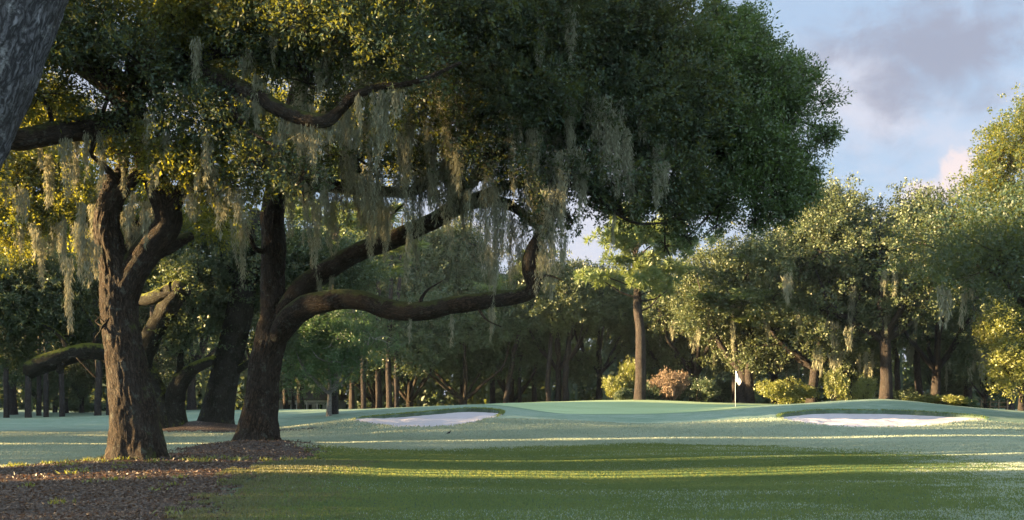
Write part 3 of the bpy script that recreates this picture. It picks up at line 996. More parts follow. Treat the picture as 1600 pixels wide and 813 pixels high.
def auto_oak(label, cat, loc, h, w, d, n, k, L, W, g, leafmat, barkmat, name='oak_tree', crown_lo=.3, nmoss=0, group=None, trunk_r=.4, lean=(0, 0), nlimb=6, thr=.42, dome=1.0, moss_len=(.8, 2.2), clumps=26, single=False, spread=.28, slen=.5):
    """an oak in local coordinates; crown is a ring of uneven clumps borne on real limbs"""
    root = thing(name, label, cat, loc, group)
    b = Buf()
    fork = h * (crown_lo * .8 + .05)
    tr = np.array([[0, 0, -.15], [lean[0] * .15, lean[1] * .15, fork * .5], [lean[0] * .5, lean[1] * .5, fork], [lean[0], lean[1], fork + h * .15], [lean[0] * 1.2, lean[1] * 1.2, h * .8]])
    c, _ = tube(b, tr, [trunk_r * 1.15, trunk_r * .9, trunk_r * .85, trunk_r * .5, trunk_r * .12], 14, .4, .08, .15, .3)
    link('trunk', b.mesh('trunk', barkmat, True), root)
    paths = [c[len(c) // 2:]]
    top = tr[2]
    for i in range(nlimb):
        a = i / nlimb * 2 * math.pi + g.random() * .6
        e = np.array([math.cos(a) * w * .36, math.sin(a) * d * .36, h * (.55 + .3 * g.random())])
        mid = (top + e) / 2 + np.array([math.cos(a) * w * .07, math.sin(a) * d * .07, -h * .03])
        b = Buf()
        cc, _ = tube(b, [top - [0, 0, .3], mid, e], [trunk_r * .55, trunk_r * .36, trunk_r * .1], 9, .4, .1, .3)
        paths.append(cc)
        link('limb', b.mesh('limb', barkmat, True), root)
    cl = []
    for i in range(clumps):
        u = norm(g.normal(size=3))
        u[2] = abs(u[2]) if i % 3 else u[2]
        rr = .55 + .35 * g.random()
        cz = h * (crown_lo + (1 - crown_lo) * .42)
        rz = h * (1 - crown_lo) * .52 * dome
        c = np.array([u[0] * w * .5 * rr, u[1] * d * .5 * rr, cz + u[2] * rz * rr]) + np.array([*lean, 0])
        s = .16 + .10 * g.random()
        cl.append([*c, w * s, d * s, h * s * .62, 1.0])
    lm, tw = crown_meshes(cl, n, k, L, W, g, leafmat, thr, .5 * 12 / w, spread, slen, seed=g.random() * 99, shell=.4, twig_r=.012)
    link('crown', lm, root)
    bb = Buf()
    for row in cl:
        c = np.array(row[:3])
        Lp = np.vstack(paths)
        a = Lp[np.argmin(np.linalg.norm(Lp - c, axis=1))]
        tube(bb, [a, (a + c) / 2 + g.normal(size=3) * .3, c], [trunk_r * .2, trunk_r * .13, .03], 5, .8, .05, .2)
        for s in range(3):
            e = c + norm(g.normal(size=3)) * np.array(row[3:6]) * .8
            tube(bb, [c, (c + e) / 2 + g.normal(size=3) * .15, e], [.05, .035, .015], 4, .9, .05, .1)
    link('branchwork', bb.mesh('branchwork', barkmat), root)['kind'] = 'stuff'
    if nmoss:
        buf = []
        for i in range(nmoss):
            row = cl[g.integers(len(cl))]
            t = np.array(row[:3]) + norm(g.normal(size=3) * [1, 1, .2]) * np.array(row[3:6]) * .7 - [0, 0, row[5] * .4]
            if t[2] < h * crown_lo * .9:
                t[2] = h * crown_lo
            moss_strands(buf, t, g.uniform(*moss_len), g.uniform(.25, .6), g, .45)
        for q_ in range(len(buf)):
            v = buf[q_].reshape(-1, 4, 3)
            cen = v.mean(1, keepdims=True)
            buf[q_] = (cen + (v - cen) * 2.6).reshape(-1, 3)
        m_ = link('hanging_moss', moss_mesh(buf, g), root)
        m_['kind'] = 'stuff'
    return root



# the greener outer end of the centre oak's crown
g = np.random.default_rng(14)
clX = [pxclump(*r_) for r_ in [(1105, 118, 32, 56, 66, 2.4, 1), (1150, 88, 32.5, 46, 44, 2.2, 1), (1190, 150, 32.5, 52, 48, 2.2, 1), (1140, 220, 32, 66, 56, 2.4, 1), (1232, 178, 32.5, 38, 32, 1.6, .9), (1200, 245, 32, 46, 38, 1.8, 1),
                            (1150, 300, 32, 55, 38, 2, .9), (1225, 300, 32, 28, 26, 1.4, .7), (1090, 310, 31.5, 40, 28, 1.6, .7), (1205, 325, 32, 36, 20, 1.4, .6)]]
clX += [pxclump(*r_) for r_ in [(1162, 36, 32.5, 20, 14, 1, .9), (1112, 26, 32.3, 22, 18, 1, .9), (1192, 74, 32.6, 20, 16, 1, .9), (1228, 108, 32.6, 24, 16, .9, .9), (1262, 128, 32.6, 20, 13, .9, .9), (1285, 162, 32.6, 18, 13, .8, .9),
                             (1288, 212, 32.5, 16, 13, .8, .9), (1262, 232, 32.4, 18, 14, .8, .9), (1252, 268, 32.3, 20, 14, .8, .9), (1262, 300, 32.2, 14, 12, .7, .9), (1230, 335, 32, 18, 12, .7, .9), (1180, 345, 32, 22, 10, .7, .8),
                             (1120, 352, 31.6, 18, 9, .6, .6), (1072, 372, 31, 16, 9, .6, .6), (1040, 385, 30.6, 12, 8, .5, .5)]]
lm, tw = crown_meshes(clX, 8600, 15, .12, .054, g, M['leaf_side'], .45, .95, seed=5.0)
link('crown', localize(lm, tB), tB)
branchwork(clX, [np.array([P(1000, 250, 31), P(1080, 230, 31.5), P(1150, 200, 32), P(1120, 120, 32), P(1150, 290, 31.8)])], g, tB, tw, M['bark'], 8, .04)

# ---- oak hidden behind the left oak, carrying the sunlit foliage at the left edge
g = np.random.default_rng(15)
E0 = np.array([*P(200, 650, 40)[:2], 0])
E0[2] = gz1(*E0[:2])
clE = [pxclump(*r_) for r_ in [(30, 260, 40, 60, 40, 2.2, 1), (100, 270, 40, 50, 40, 2, 1), (60, 330, 40, 60, 35, 2, .8), (150, 320, 40, 40, 45, 2, .9), (150, 390, 39, 30, 30, 1.4, .7), (10, 380, 41, 40, 30, 2, .4), (230, 320, 41, 50, 60, 2, .6),
                            (330, 330, 41, 60, 50, 2.4, .45), (-70, 300, 40, 80, 60, 2.5, 1), (60, 180, 41, 90, 50, 3, .8), (560, 200, 40, 120, 50, 3, .5), (400, 180, 41, 120, 50, 3, .6), (660, 240, 40, 80, 50, 2.4, .4)]]
hero_tree('oak half hidden behind the gold edged trunk, its sunlit foliage at the left edge', E0,
          [([(205, 668, 40, 44), (200, 560, 40, 36), (198, 440, 40, 32), (190, 400, 40, 26)], .2)],
          [[(198, 440, 40, 22), (150, 395, 40, 14), (110, 345, 40, 12), (50, 300, 40, 9), (5, 262, 40, 6)], [(110, 345, 40, 9), (95, 305, 40, 8), (50, 280, 40, 6), (10, 240, 40, 4)],
           [(195, 410, 40, 20), (230, 330, 40.5, 16), (330, 280, 41, 12), (450, 220, 41, 9), (600, 210, 40.5, 6)], [(150, 395, 40, 9), (120, 300, 40, 7), (65, 235, 40.4, 5)]],
          clE, 8000, 15, .14, .065, g, M['leaf_sun_tint'], M['bark'], rand_moss(g, 26, 0, 200, 280, 380, 38.5, 41, 25, 80, 7, 16) + rand_moss(g, 20, 300, 700, 180, 300, 38.5, 41, 25, 80, 7, 16), thr=.43, fr=.6, seed=1.0)

# ---- the two mossy oaks on the far mulch mound
g = np.random.default_rng(16)
C0 = P(262, 664, 49)
clC = [pxclump(*r_) for r_ in [(310, 440, 49, 50, 45, 2.5, 1), (300, 520, 48.5, 40, 30, 2, .7), (240, 400, 50, 60, 40, 2.5, .8), (120, 470, 50, 60, 45, 2.5, .9), (40, 480, 50, 60, 50, 2.5, .9), (60, 420, 50, 60, 40, 2.5, .7), (20, 550, 51, 40, 30, 2, .6),
                            (120, 530, 50.5, 40, 25, 2, .5), (-60, 460, 50, 70, 70, 3, .9), (180, 430, 51, 40, 40, 2, .7)]]
msC = pxmoss([(205, 440, 50, 10, 48), (290, 470, 40, 8, 48), (270, 480, 26, 8, 48)])
hero_tree('mossy oak with a broken gold lit limb, left one on the far mulch bed', C0,
          [([(250, 676, 49, 50), (248, 640, 49, 40), (238, 600, 49, 32), (222, 565, 49, 28), (212, 520, 49, 22), (205, 470, 49.5, 18), (230, 400, 50, 12)], .3),
           ([(272, 674, 49, 40), (272, 630, 49, 32), (280, 600, 48.8, 28), (300, 578, 48.8, 21), (325, 566, 49.2, 15), (350, 556, 50.5, 10), (380, 530, 51.5, 6)], .3)],
          [[(222, 572, 48.7, 28), (232, 535, 48, 32), (252, 496, 47.5, 32), (272, 464, 47.2, 32), (287, 446, 47, 30)], [(272, 452, 47, 26), (250, 462, 47.2, 24), (228, 468, 47.6, 20), (200, 470, 48.4, 18)],
           [(238, 590, 49, 28), (195, 560, 48.8, 26), (150, 549, 48.5, 26), (110, 555, 48.2, 28), (72, 568, 48, 30), (42, 580, 47.8, 26)], [(110, 550, 48.4, 10), (90, 520, 48.6, 7), (50, 500, 49, 5)], [(150, 545, 48.5, 10), (148, 510, 48.8, 8), (120, 470, 49.5, 6)],
           [(100, 560, 48, 12), (93, 582, 47.8, 10)], [(280, 605, 48.8, 12), (282, 560, 48.6, 9), (300, 500, 48.5, 7), (310, 440, 48.8, 5)]],
          clC, 7500, 14, .16, .08, g, M['leaf_dark'], M['bark_mossy'], msC, thr=.42, fr=.5, seed=2.0)
g = np.random.default_rng(17)
D0 = P(338, 662, 50)
clD = [pxclump(*r_) for r_ in [(400, 400, 51, 55, 45, 2.5, 1), (350, 470, 51, 45, 40, 2.5, .8), (450, 460, 51, 50, 40, 2.5, .9), (470, 400, 51, 60, 45, 2.5, .9), (430, 530, 51, 36, 26, 2, .5), (540, 420, 52, 60, 45, 2.5, .6), (330, 360, 51, 60, 40, 2.5, .8)]]
hero_tree('dark oak trunk leaning right, right one on the far mulch bed', D0,
          [([(336, 676, 50, 62), (338, 655, 50, 50), (346, 610, 50, 46), (360, 550, 50, 42), (374, 490, 50, 42), (382, 440, 50, 38), (390, 390, 50, 28), (400, 330, 50, 20)], .25)],
          [[(384, 440, 50, 22), (430, 400, 50.5, 16), (490, 380, 51, 10), (560, 400, 51.5, 6)], [(352, 590, 50, 14), (400, 560, 49.6, 10), (440, 545, 49.4, 6)], [(380, 450, 50, 18), (350, 400, 50.5, 12), (330, 350, 51, 8)]],
          clD, 6500, 14, .16, .08, g, M['leaf_dark'], M['bark_mossy'], None, thr=.42, fr=.5, seed=4.0)


# ------------------------------------------------------------------ background trees
def copy_tree(root, label, loc, rz=0, sc=(1, 1, 1), group=None, mats=None, drop=()):
    r_ = root.copy()
    col.objects.link(r_)
    r_.location = [float(c) for c in loc]
    r_.rotation_euler = (0, 0, rz)
    r_.scale = sc
    r_['label'] = label
    if group:
        r_['group'] = group
    for ch in list(root.children):
        if ch.name.split('.')[0] in drop:
            continue
        c = ch.copy()
        col.objects.link(c)
        c.parent = r_
        if mats and ch.name.split('.')[0] == 'crown':
            c.data = mats_mesh(ch.data, mats)
    return r_


_mm = {}


def mats_mesh(me, mat):
    key = (me.name, mat)
    if key not in _mm:
        m2 = me.copy()
        m2.materials.clear()
        m2.materials.append(M[mat])
        _mm[key] = m2
    return _mm[key]


def at(px, Y):
    x = (px - 800) / F * Y
    return np.array([x, Y, gz1(x, Y) - .05])


def pine(label, loc, h, r, g, crown_lo=.62, spread=3.0, nb=26, mat='leaf_pine', group=None, name='pine_tree', low=()):
    root = thing(name, label, 'pine tree', loc, group)
    b = Buf()
    lean = g.normal(size=2) * .25
    tube(b, [[0, 0, -.2], [0, 0, h * .3], [lean[0], lean[1], h * .7], [lean[0] * 1.4, lean[1] * 1.4, h * .97]], [r * 1.1, r * .92, r * .6, r * .12], 14, .5, .04, .12, .18)
    link('trunk', b.mesh('trunk', M['bark_pine'], True), root)
    bb = Buf()
    C, A = [], []
    lv = [(None, None)] * nb
    for i in range(nb):
        z = h * (crown_lo + (1 - crown_lo) * (i + .5) / nb)
        a = g.random() * 6.28
        t = (i + .5) / nb
        L = spread * (.45 + .75 * math.sin(min(1, t * 1.15 + .12) * math.pi) ** .8) * (.65 + .6 * g.random())
        s = np.array([lean[0] * z / h, lean[1] * z / h, z])
        e = s + np.array([math.cos(a) * L, math.sin(a) * L, L * (.25 + .3 * t)])
        m_ = (s + e) / 2 + np.array([0, 0, L * .05])
        tube(bb, [s, m_, e], [r * .2, r * .12, .02], 5, .6, .05, .15)
        for q in range(int(7 + L * 4)):
            w = .45 + .6 * g.random()
            c = s + (e - s) * w + g.normal(size=3) * np.array([.5, .5, .25]) * (.5 + L * .14)
            C.append(c)
            A.append(norm(c - s + [0, 0, .6]))
    for (z0, a, L, up) in low:
        s = np.array([0, 0, z0])
        e = s + np.array([math.cos(a) * L, math.sin(a) * L, up])
        tube(bb, [s, (s + e) / 2 + [0, 0, -.2], e - [0, 0, -.3]], [r * .22, r * .15, .03], 6, .4, .08, .2)
    C, A = np.array(C), np.array(A)
    # each tuft: stiff needles radiating
    k = 42
    n = len(C)
    dd = norm(g.normal(size=(n, k, 3)) + A[:, None] * .8)
    p = (C[:, None] + dd * .10 * g.random((n, k, 1))).reshape(-1, 3)
    v = leaf_quads(p, dd.reshape(-1, 3), .50 * (.6 + .6 * g.random(n * k)), .085, g, .05)
    t = np.clip(np.repeat(g.random(n), k) + g.normal(size=n * k) * .15, 0, 1)
    link('crown', raw_mesh('crown', v, quads(n * k), M[mat], {'tint': np.repeat(t, 4)}), root)
    link('branchwork', bb.mesh('branchwork', M['bark_pine']), root)['kind'] = 'stuff'
    return root


g = np.random.default_rng(31)
GF = 'oaks of the background woodland'
fo = dict(k=21, L=.215, W=.115, g=g, barkmat=M['bark_pine'])
oaks = []
# (label, px, Y, h, w, d, n sprays, leaf, kwargs)
big = auto_oak('tall open oak with hanging moss and a lone pale trunk behind the right bunker', 'tree', at(1385, 73.5), 17.2, 15, 11, 4600, leafmat=M['leaf_far'], group=None, nmoss=60, trunk_r=.45, lean=(-.4, 0), crown_lo=.30, thr=.44, clumps=30, moss_len=(.8, 2.4), **fo)
oA = auto_oak('moss draped oak with twin dark trunks left of the right bunker', 'tree', at(1268, 77.5), 14.6, 15, 11, 4200, leafmat=M['leaf_far'], nmoss=60, trunk_r=.40, lean=(.6, 0), crown_lo=.20, clumps=28, moss_len=(1, 3), **fo)
oB = auto_oak('rounded olive green oak right behind the golf flag', 'tree', at(1160, 80.5), 13.6, 13, 10, 4000, leafmat=M['leaf_far'], nmoss=22, trunk_r=.42, crown_lo=.20, clumps=26, moss_len=(1, 3), **fo)
oC = auto_oak('dark dense oak low over the turf directly behind the left bunker', 'tree', at(725, 86), 10.4, 13.2, 8, 4600, leafmat=M['leaf_dark'], trunk_r=.3, crown_lo=.05, clumps=26, thr=.39, k=13, L=.25, W=.13, g=g, barkmat=M['bark'])
oD = auto_oak('gold flecked oak on slim trunks between the left bunker and the putting green', 'tree', at(872, 87), 13.2, 10.6, 8, 3400, leafmat=M['leaf_far'], trunk_r=.28, crown_lo=.25, clumps=24, **fo)
near = auto_oak('shaded oak crown reaching in from the right edge, nearer than the woodland', 'tree', (32, 53, gz1(32, 53)), 13.6, 18, 13, 7500, leafmat=M['leaf_oak'], nmoss=26, trunk_r=.55, crown_lo=.36, clumps=34, thr=.41, k=14, L=.20, W=.095, g=g, barkmat=M['bark'], moss_len=(.8, 2.6))
cyp = auto_oak('small bright green feathery tree with a pale forked trunk, left of the left bunker', 'tree', at(514, 63), 7.8, 7.4, 5.5, 3600, leafmat=M['leaf_bright'], trunk_r=.16, crown_lo=.22, clumps=20, thr=.42, k=16, L=.17, W=.05, g=g, barkmat=M['bark_pale'], name='young_cypress', nlimb=5, spread=.22, slen=.4)
shr = auto_oak('yellow green rounded bush lit by the sun, right of the flag', 'bush', at(1222, 74), 2.0, 4.2, 2.4, 1100, leafmat=M['leaf_yellow'], trunk_r=.05, crown_lo=.02, clumps=14, thr=.38, k=12, L=.13, W=.08, g=g, barkmat=M['bark'], name='bush', nlimb=3, spread=.14, slen=.2)
smt = auto_oak('small sunlit tree beside the rail fence at the right edge', 'tree', at(1596, 70), 8.2, 5.4, 5, 2600, leafmat=M['leaf_yellow'], trunk_r=.2, crown_lo=.2, clumps=18, thr=.42, k=13, L=.20, W=.10, g=g, barkmat=M['bark_pine'])

rows = [
    # proto, label, px, Y, rot, scale xyz, material
    (oB, 'oak behind the flag, left of the moss draped pair and right of the tall pine', 1085, 85, 1.1, (.9, .9, .93), None),
    (oB, 'oak just behind and right of the tall pine by the green', 1042, 90, 2.3, (.8, .8, .93), None),
    (oA, 'oak filling the gap between the flag and the moss draped twin trunks', 1212, 86, 2.0, (.8, .9, .97), None),
    (oB, 'oak between the twin trunked oak and the lone pale trunk', 1325, 83, 4.0, (.9, .9, 1.08), None),
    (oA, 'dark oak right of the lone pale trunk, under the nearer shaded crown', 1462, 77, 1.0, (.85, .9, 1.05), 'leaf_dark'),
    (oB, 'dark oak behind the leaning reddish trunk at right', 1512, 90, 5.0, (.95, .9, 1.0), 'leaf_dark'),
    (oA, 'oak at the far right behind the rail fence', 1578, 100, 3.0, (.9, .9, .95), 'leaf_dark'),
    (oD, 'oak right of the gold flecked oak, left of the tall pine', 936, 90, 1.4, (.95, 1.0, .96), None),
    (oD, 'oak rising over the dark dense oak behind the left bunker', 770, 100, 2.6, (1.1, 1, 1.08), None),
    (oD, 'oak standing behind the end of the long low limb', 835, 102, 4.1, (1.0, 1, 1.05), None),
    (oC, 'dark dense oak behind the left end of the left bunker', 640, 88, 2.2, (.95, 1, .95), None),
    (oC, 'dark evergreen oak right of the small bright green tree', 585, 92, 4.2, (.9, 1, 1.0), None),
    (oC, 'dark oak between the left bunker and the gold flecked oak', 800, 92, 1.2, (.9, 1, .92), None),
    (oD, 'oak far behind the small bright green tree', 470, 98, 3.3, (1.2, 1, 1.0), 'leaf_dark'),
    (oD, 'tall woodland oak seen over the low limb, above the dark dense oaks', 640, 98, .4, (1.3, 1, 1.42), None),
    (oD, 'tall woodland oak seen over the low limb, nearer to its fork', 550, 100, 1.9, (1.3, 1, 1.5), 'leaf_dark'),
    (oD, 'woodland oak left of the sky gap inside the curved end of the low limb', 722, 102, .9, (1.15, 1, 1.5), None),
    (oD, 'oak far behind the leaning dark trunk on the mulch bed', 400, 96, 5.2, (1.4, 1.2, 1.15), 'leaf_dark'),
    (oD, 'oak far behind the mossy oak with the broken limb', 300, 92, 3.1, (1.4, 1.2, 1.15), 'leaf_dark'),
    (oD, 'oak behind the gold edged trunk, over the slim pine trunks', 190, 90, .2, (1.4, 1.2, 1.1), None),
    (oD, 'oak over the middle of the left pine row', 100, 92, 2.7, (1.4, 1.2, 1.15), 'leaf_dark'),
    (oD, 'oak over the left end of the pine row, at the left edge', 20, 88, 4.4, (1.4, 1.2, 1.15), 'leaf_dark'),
    (smt, 'small sunlit oak low among the slim pine trunks at left', 128, 92, 1.0, (1, 1, .85), 'leaf_far'),
    (smt, 'small sunlit oak low behind the left pine row, further left', 60, 100, 2.0, (1.1, 1, .95), 'leaf_far'),
    (smt, 'small sunlit tree left of the rail fence', 1540, 84, 2.4, (.8, .8, .72), 'leaf_far'),
    (smt, 'low sunlit tree left of the leaning reddish trunk', 1345, 92, 4.0, (1, 1, .70), 'leaf_yellow'),
    (smt, 'low sunlit tree right of the leaning reddish trunk', 1480, 92, .8, (1, 1, .72), 'leaf_far'),
    (smt, 'low sunlit tree seen between the twin dark trunks and the lone pale trunk', 1308, 96, 2.9, (.8, .8, .66), 'leaf_yellow'),
]
for pr, lab, px, Y, rz, sc, mt in rows:
    copy_tree(pr, lab, at(px, Y), rz, sc, GF, mt)
tallg = auto_oak('tall sunlit tree rising highest at the right edge of the sky', 'tree', at(1625, 80), 25, 10, 8, 3600, leafmat=M['leaf_yellow'], trunk_r=.35, crown_lo=.5, clumps=22, thr=.45, **fo)
_mm.clear()
tallg.children[0]
for c in tallg.children:
    if c.name.startswith('crown'):
        c.data.materials.clear()
        c.data.materials.append(M['leaf_sun_tint'])

g = np.random.default_rng(41)
pine('tall pine with a thick straight trunk and open sunlit crown behind the putting green', at(1000, 74.5), 13.6, .40, g, .56, 3.5, 30, low=[(7.6, 3.0, 3.4, 1.6), (7.4, .3, 2.2, .6), (6.6, 5.9, 1.6, .9)])
pp = pine('slim dark pine trunk, leftmost of the row at the left edge', at(10, 80), 19, .20, g, .55, 2.4, 20, group='pines along the left fairway')
for lab, px, Y, s in [('pine trunk with a reddish lit side, second from the left edge', 44, 79, 1.15), ('slim pine trunk, third of the left row', 61, 84, .9), ('slim pine trunk, fourth of the left row', 72, 80, .95),
                      ('faint far pine trunk, fifth of the left row', 86, 104, 1.1), ('straight dark pine trunk, sixth of the left row', 97, 80, 1.0), ('dark pine trunk nearest left of the gold edged oak trunk', 153, 80, 1.25),
                      ('dark pine trunk half hidden by the gold edged oak trunk', 170, 80, .9), ('far pine trunk just right of the gold edged oak trunk', 236, 84, 1.1),
                      ('dark pine trunk just right of the small bright tree', 521, 66, 1.5), ('slim dark pine trunk right behind the left tip of the left bunker', 568, 86, 1.1), ('pine trunk with a lit side, left of the close pair behind the left bunker', 592, 87, 1.3),
                      ('left one of the close pair of pine trunks behind the left bunker', 608, 85, 1.2), ('right one of the close pair of pine trunks behind the left bunker', 619, 85, 1.1),
                      ('pale far pine trunk between the mulch mound oak and the small bright tree', 446, 100, 1.2), ('thin leaning far pine trunk left of the white porch', 458, 104, .8),
                      ('thin reddish pine trunk between the two leafy masses at centre', 812, 89, .8), ('reddish pine trunk left of the gold flecked oak', 857, 85, 1.1), ('dark pine trunk beside the gold flecked oak', 884, 86, 1.4),
                      ('thin pale pine trunk left of the sunlit bush by the tall pine', 936, 92, .7), ('thick dark trunk right behind the flag', 1172, 80, 1.7), ('pine trunk just left of the dark trunk behind the flag', 1148, 84, 1.0),
                      ('dark pine trunk seen right of the lone pale trunk', 1402, 82, 1.2)]:
    copy_tree(pp, lab, at(px, Y), g.random() * 6, (s, s, (.82 + .16 * g.random()) * (.62 if px > 700 else 1)), 'pines along the left fairway' if px < 240 else 'scattered pines of the woodland', drop=('crown', 'branchwork') if 560 < px < 625 or 800 < px < 890 else ())
o = copy_tree(pp, 'reddish pine trunk leaning left, right of the lone pale trunk', at(1439, 78), 1.0, (1.3, 1.3, .8), 'scattered pines of the woodland')
o.rotation_euler = (0, R(-6), 0)
o = copy_tree(pp, 'short pale trunk leaning right at the right tip of the left bunker', at(789, 86), 1.0, (1.1, 1.1, .7), 'scattered pines of the woodland')
o.rotation_euler = (0, R(9), 0)
# off the left edge: two unseen pine trunks added to cut the light band in thin lines
for lab, x_, w_, s_ in (('unseen bare pine trunk added outside the left edge to shade the band', -20, 13.9, .6), ('unseen bare pine trunk added further outside the left edge to shade the band', -24, 14.55, .5)):
    copy_tree(pp, lab, (x_, w_ + .1405 * (x_ + 58), 0), 0, (s_, s_, 1), 'pines along the left fairway', drop=('crown', 'branchwork'))

for lab, px, Y, rz, sc, mt in [('sunlit yellow bush left of the tall pine', 962, 80, 1, (.75, .8, 1.15), 'leaf_yellow'), ('taller sunlit bush touching the left side of the tall pine', 985, 81, 2, (.6, .8, 1.8), 'leaf_yellow'),
                              ('dusty pink bush right of the tall pine', 1050, 79, 3, (.7, .7, 1.35), 'leaf_tan'), ('dark round bush at the foot of the tall pine', 1022, 80, 1, (.7, .7, .95), 'leaf_dark'),
                              ('dark low bush between the pink bush and the flag', 1090, 79, 2, (1.0, .8, 1.05), 'leaf_dark'), ('dark bush directly behind the flagstick', 1130, 86, 4, (.9, .8, 1.1), 'leaf_dark'),
                              ('dark bush between the tall pine and the sunlit yellow bush', 980, 79, 4, (.5, .6, .6), 'leaf_dark'), ('green bush right of the yellow green bush', 1250, 78, 2, (.7, .7, .8), 'leaf_yellow'),
                              ('low bright ground bush behind the right slope of the right mound', 1462, 72, 2, (1.2, .8, .50), 'leaf_yellow'), ('low bright ground bush left of the rail fence', 1502, 74, 1, (1.1, .8, .44), 'leaf_bright'),
                              ('dark bush right of the lone pale trunk', 1415, 78, 1, (.8, .8, .8), 'leaf_dark'), ('sunlit bush just left of the lone pale trunk', 1352, 71.5, 4, (.6, .6, 1.1), 'leaf_yellow'), ('upright sunlit bush right of the twin dark trunks', 1306, 71, 1, (.6, .7, 1.35), 'leaf_yellow'),
                              ('low hazy bush behind the left pine row', 118, 100, 1, (1.2, .8, .75), 'leaf_dark')]:
    copy_tree(shr, lab, at(px, Y), rz, sc, 'bushes along the woodland edge', mt)

# the far wood, one mass
g = np.random.default_rng(51)


def wood_mass(name, n, fx, size, mat, trunks, thr=.40):
    p = fx(n)
    nz = fbm(p * .22, 3)
    p = p[nz > np.where(p[:, 2] < 5.5, thr - .2, thr)]
    if thr > 0:
        u_ = p[:, 0] / p[:, 1] * F + 800
        p = p[~((u_ > 425) & (u_ < 545) & (p[:, 2] < 2.6) & (p[:, 1] < 127))]
    v = leaf_quads(p, g.normal(size=p.shape), size * (.5 + g.random(len(p))), size * .6, g)
    t = np.clip(g.random(len(p)) * .5 + fbm(p * .15 + 9, 2) * .7 - .1, 0, 1)
    vv, tt = [v], [np.repeat(t, 4)]
    for (x, y, r, h) in trunks:
        z = gz1(x, y) - .2
        for a in range(3):
            c0_, c1_ = math.cos(a * 2.09), math.sin(a * 2.09)
            c2_, c3_ = math.cos(a * 2.09 + 2.09), math.sin(a * 2.09 + 2.09)
            vv.append(np.array([[x + r * c0_, y + r * c1_, z], [x + r * c2_, y + r * c3_, z], [x + r * c2_ * .6, y + r * c3_ * .6, z + h], [x + r * c0_ * .6, y + r * c1_ * .6, z + h]]))
            tt.append(np.zeros(4))
    v = np.concatenate(vv)
    o = link(name, raw_mesh(name, v, quads(len(v) // 4), M[mat], {'tint': np.concatenate(tt)}))
    o['kind'] = 'stuff'
    return o


def far_fx(n):
    x = g.uniform(-120, 120, n)
    y = 112 + g.random(n) * 22 + np.abs(x) * .05
    h = 9.5 + 4 * fbm(np.stack([x * .09, y * 0, y * 0], 1), 2)
    z = h * g.random(n) ** 1.2 + terrain_z(x, y)
    return np.stack([x, y, z], 1)


wood_mass('far_woodland', 190000, far_fx, .75, 'leaf_dark', [(g.uniform(-90, 90), g.uniform(106, 112), .2, 10) for _ in range(60)])

GAPS = [(13.0, 15.3), (17.9, 19.4), (30.2, 31.2), (42, 42.3), (56.3, 56.6), (68, 68.6), (72, 73), (78, 78.6)]  # openings cut in the unseen side wood to pass strips of sun


def side_fx(n):
    y = g.uniform(-30, 104, n)
    x = -61 + 7 * g.random(n)
    top = np.interp(y, [-30, 12, 13, 19.6, 20.6, 27, 28, 37, 38, 42, 44, 50, 61, 64, 104], [17, 17, 14.3, 14.3, 21, 20, 13.3, 13.3, 12.3, 12.3, 13.5, 12.5, 12, 7, 7])
    z = (top + 3 * (fbm(np.stack([y * .25, y * 0, y * 0], 1), 2) - .5)) * g.random(n)
    ok = np.ones(n, bool)
    for a, b_ in GAPS:
        ok &= ~((y > a - .12) & (y < b_ + .12))
    # unseen high leaf layer added to shade the oak crown at the right edge
    hi = (y > 36) & (y < 47) & (g.random(n) < .6)
    z = np.where(hi, g.uniform(15.5, 24, n), z)
    return np.stack([x, y, z], 1)[ok]


wood_mass('side_shade_woodland', 260000, side_fx, .5, 'leaf_dark', [(-56, y_, .3, 13) for y_ in np.arange(-20, 100, 4.0) if not any(a - .6 < y_ < b_ + .6 for a, b_ in GAPS)], -1)  # unseen wood, its gaps and heights shaped to shade the turf in bands

# ------------------------------------------------------------------ objects
fl = at(1149, 61.5)
root = thing('golf_flag', 'white flagstick with a limp white flag standing on the putting green', 'flag', fl)
b = Buf()
tube(b, [[0, 0, -.05], [0, 0, 1.1], [.02, 0, 2.28]], [.011, .010, .007], 8, .2, 0, 0)
link('pole', b.mesh('pole', M['white'], True), root)
vs, fs = [], []
nu, nv = 12, 18
for j in range(nv + 1):
    t = j / nv
    wdt = .06 + .26 * min(1, t * 1.5) * (1 if t < .8 else 1 - (t - .8) * 2.2)
    for i in range(nu + 1):
        u = i / nu
        vs.append((.02 + u * wdt, .05 * math.sin(u * 9 + t * 2) * (.3 + u), 2.26 - t * .64 - u * .16 * t - u * .10))
for j in range(nv):
    for i in range(nu):
        a = j * (nu + 1) + i
        fs.append((a, a + 1, a + nu + 2, a + nu + 1))
b = Buf()
b.add(vs, fs)
me = b.mesh('flag', M['flagcloth'], True)
fo_ = link('flag', me, root)
sm = fo_.modifiers.new('thick', 'SOLIDIFY')
sm.thickness = .006
b = Buf()
b.box(.10, .17, -.075, -.069, 1.93, 1.99)
b.box(.11, .20, -.078, -.072, 1.84, 1.90)
link('flag_mark', b.mesh('flag_mark', M['darkmark']), root)
b = Buf()
tube(b, [[0, 0, -.05], [0, 0, .008]], [.054, .054], 14, .05, 0, 0)
link('cup_rim', b.mesh('cup_rim', M['cup'], True), root)

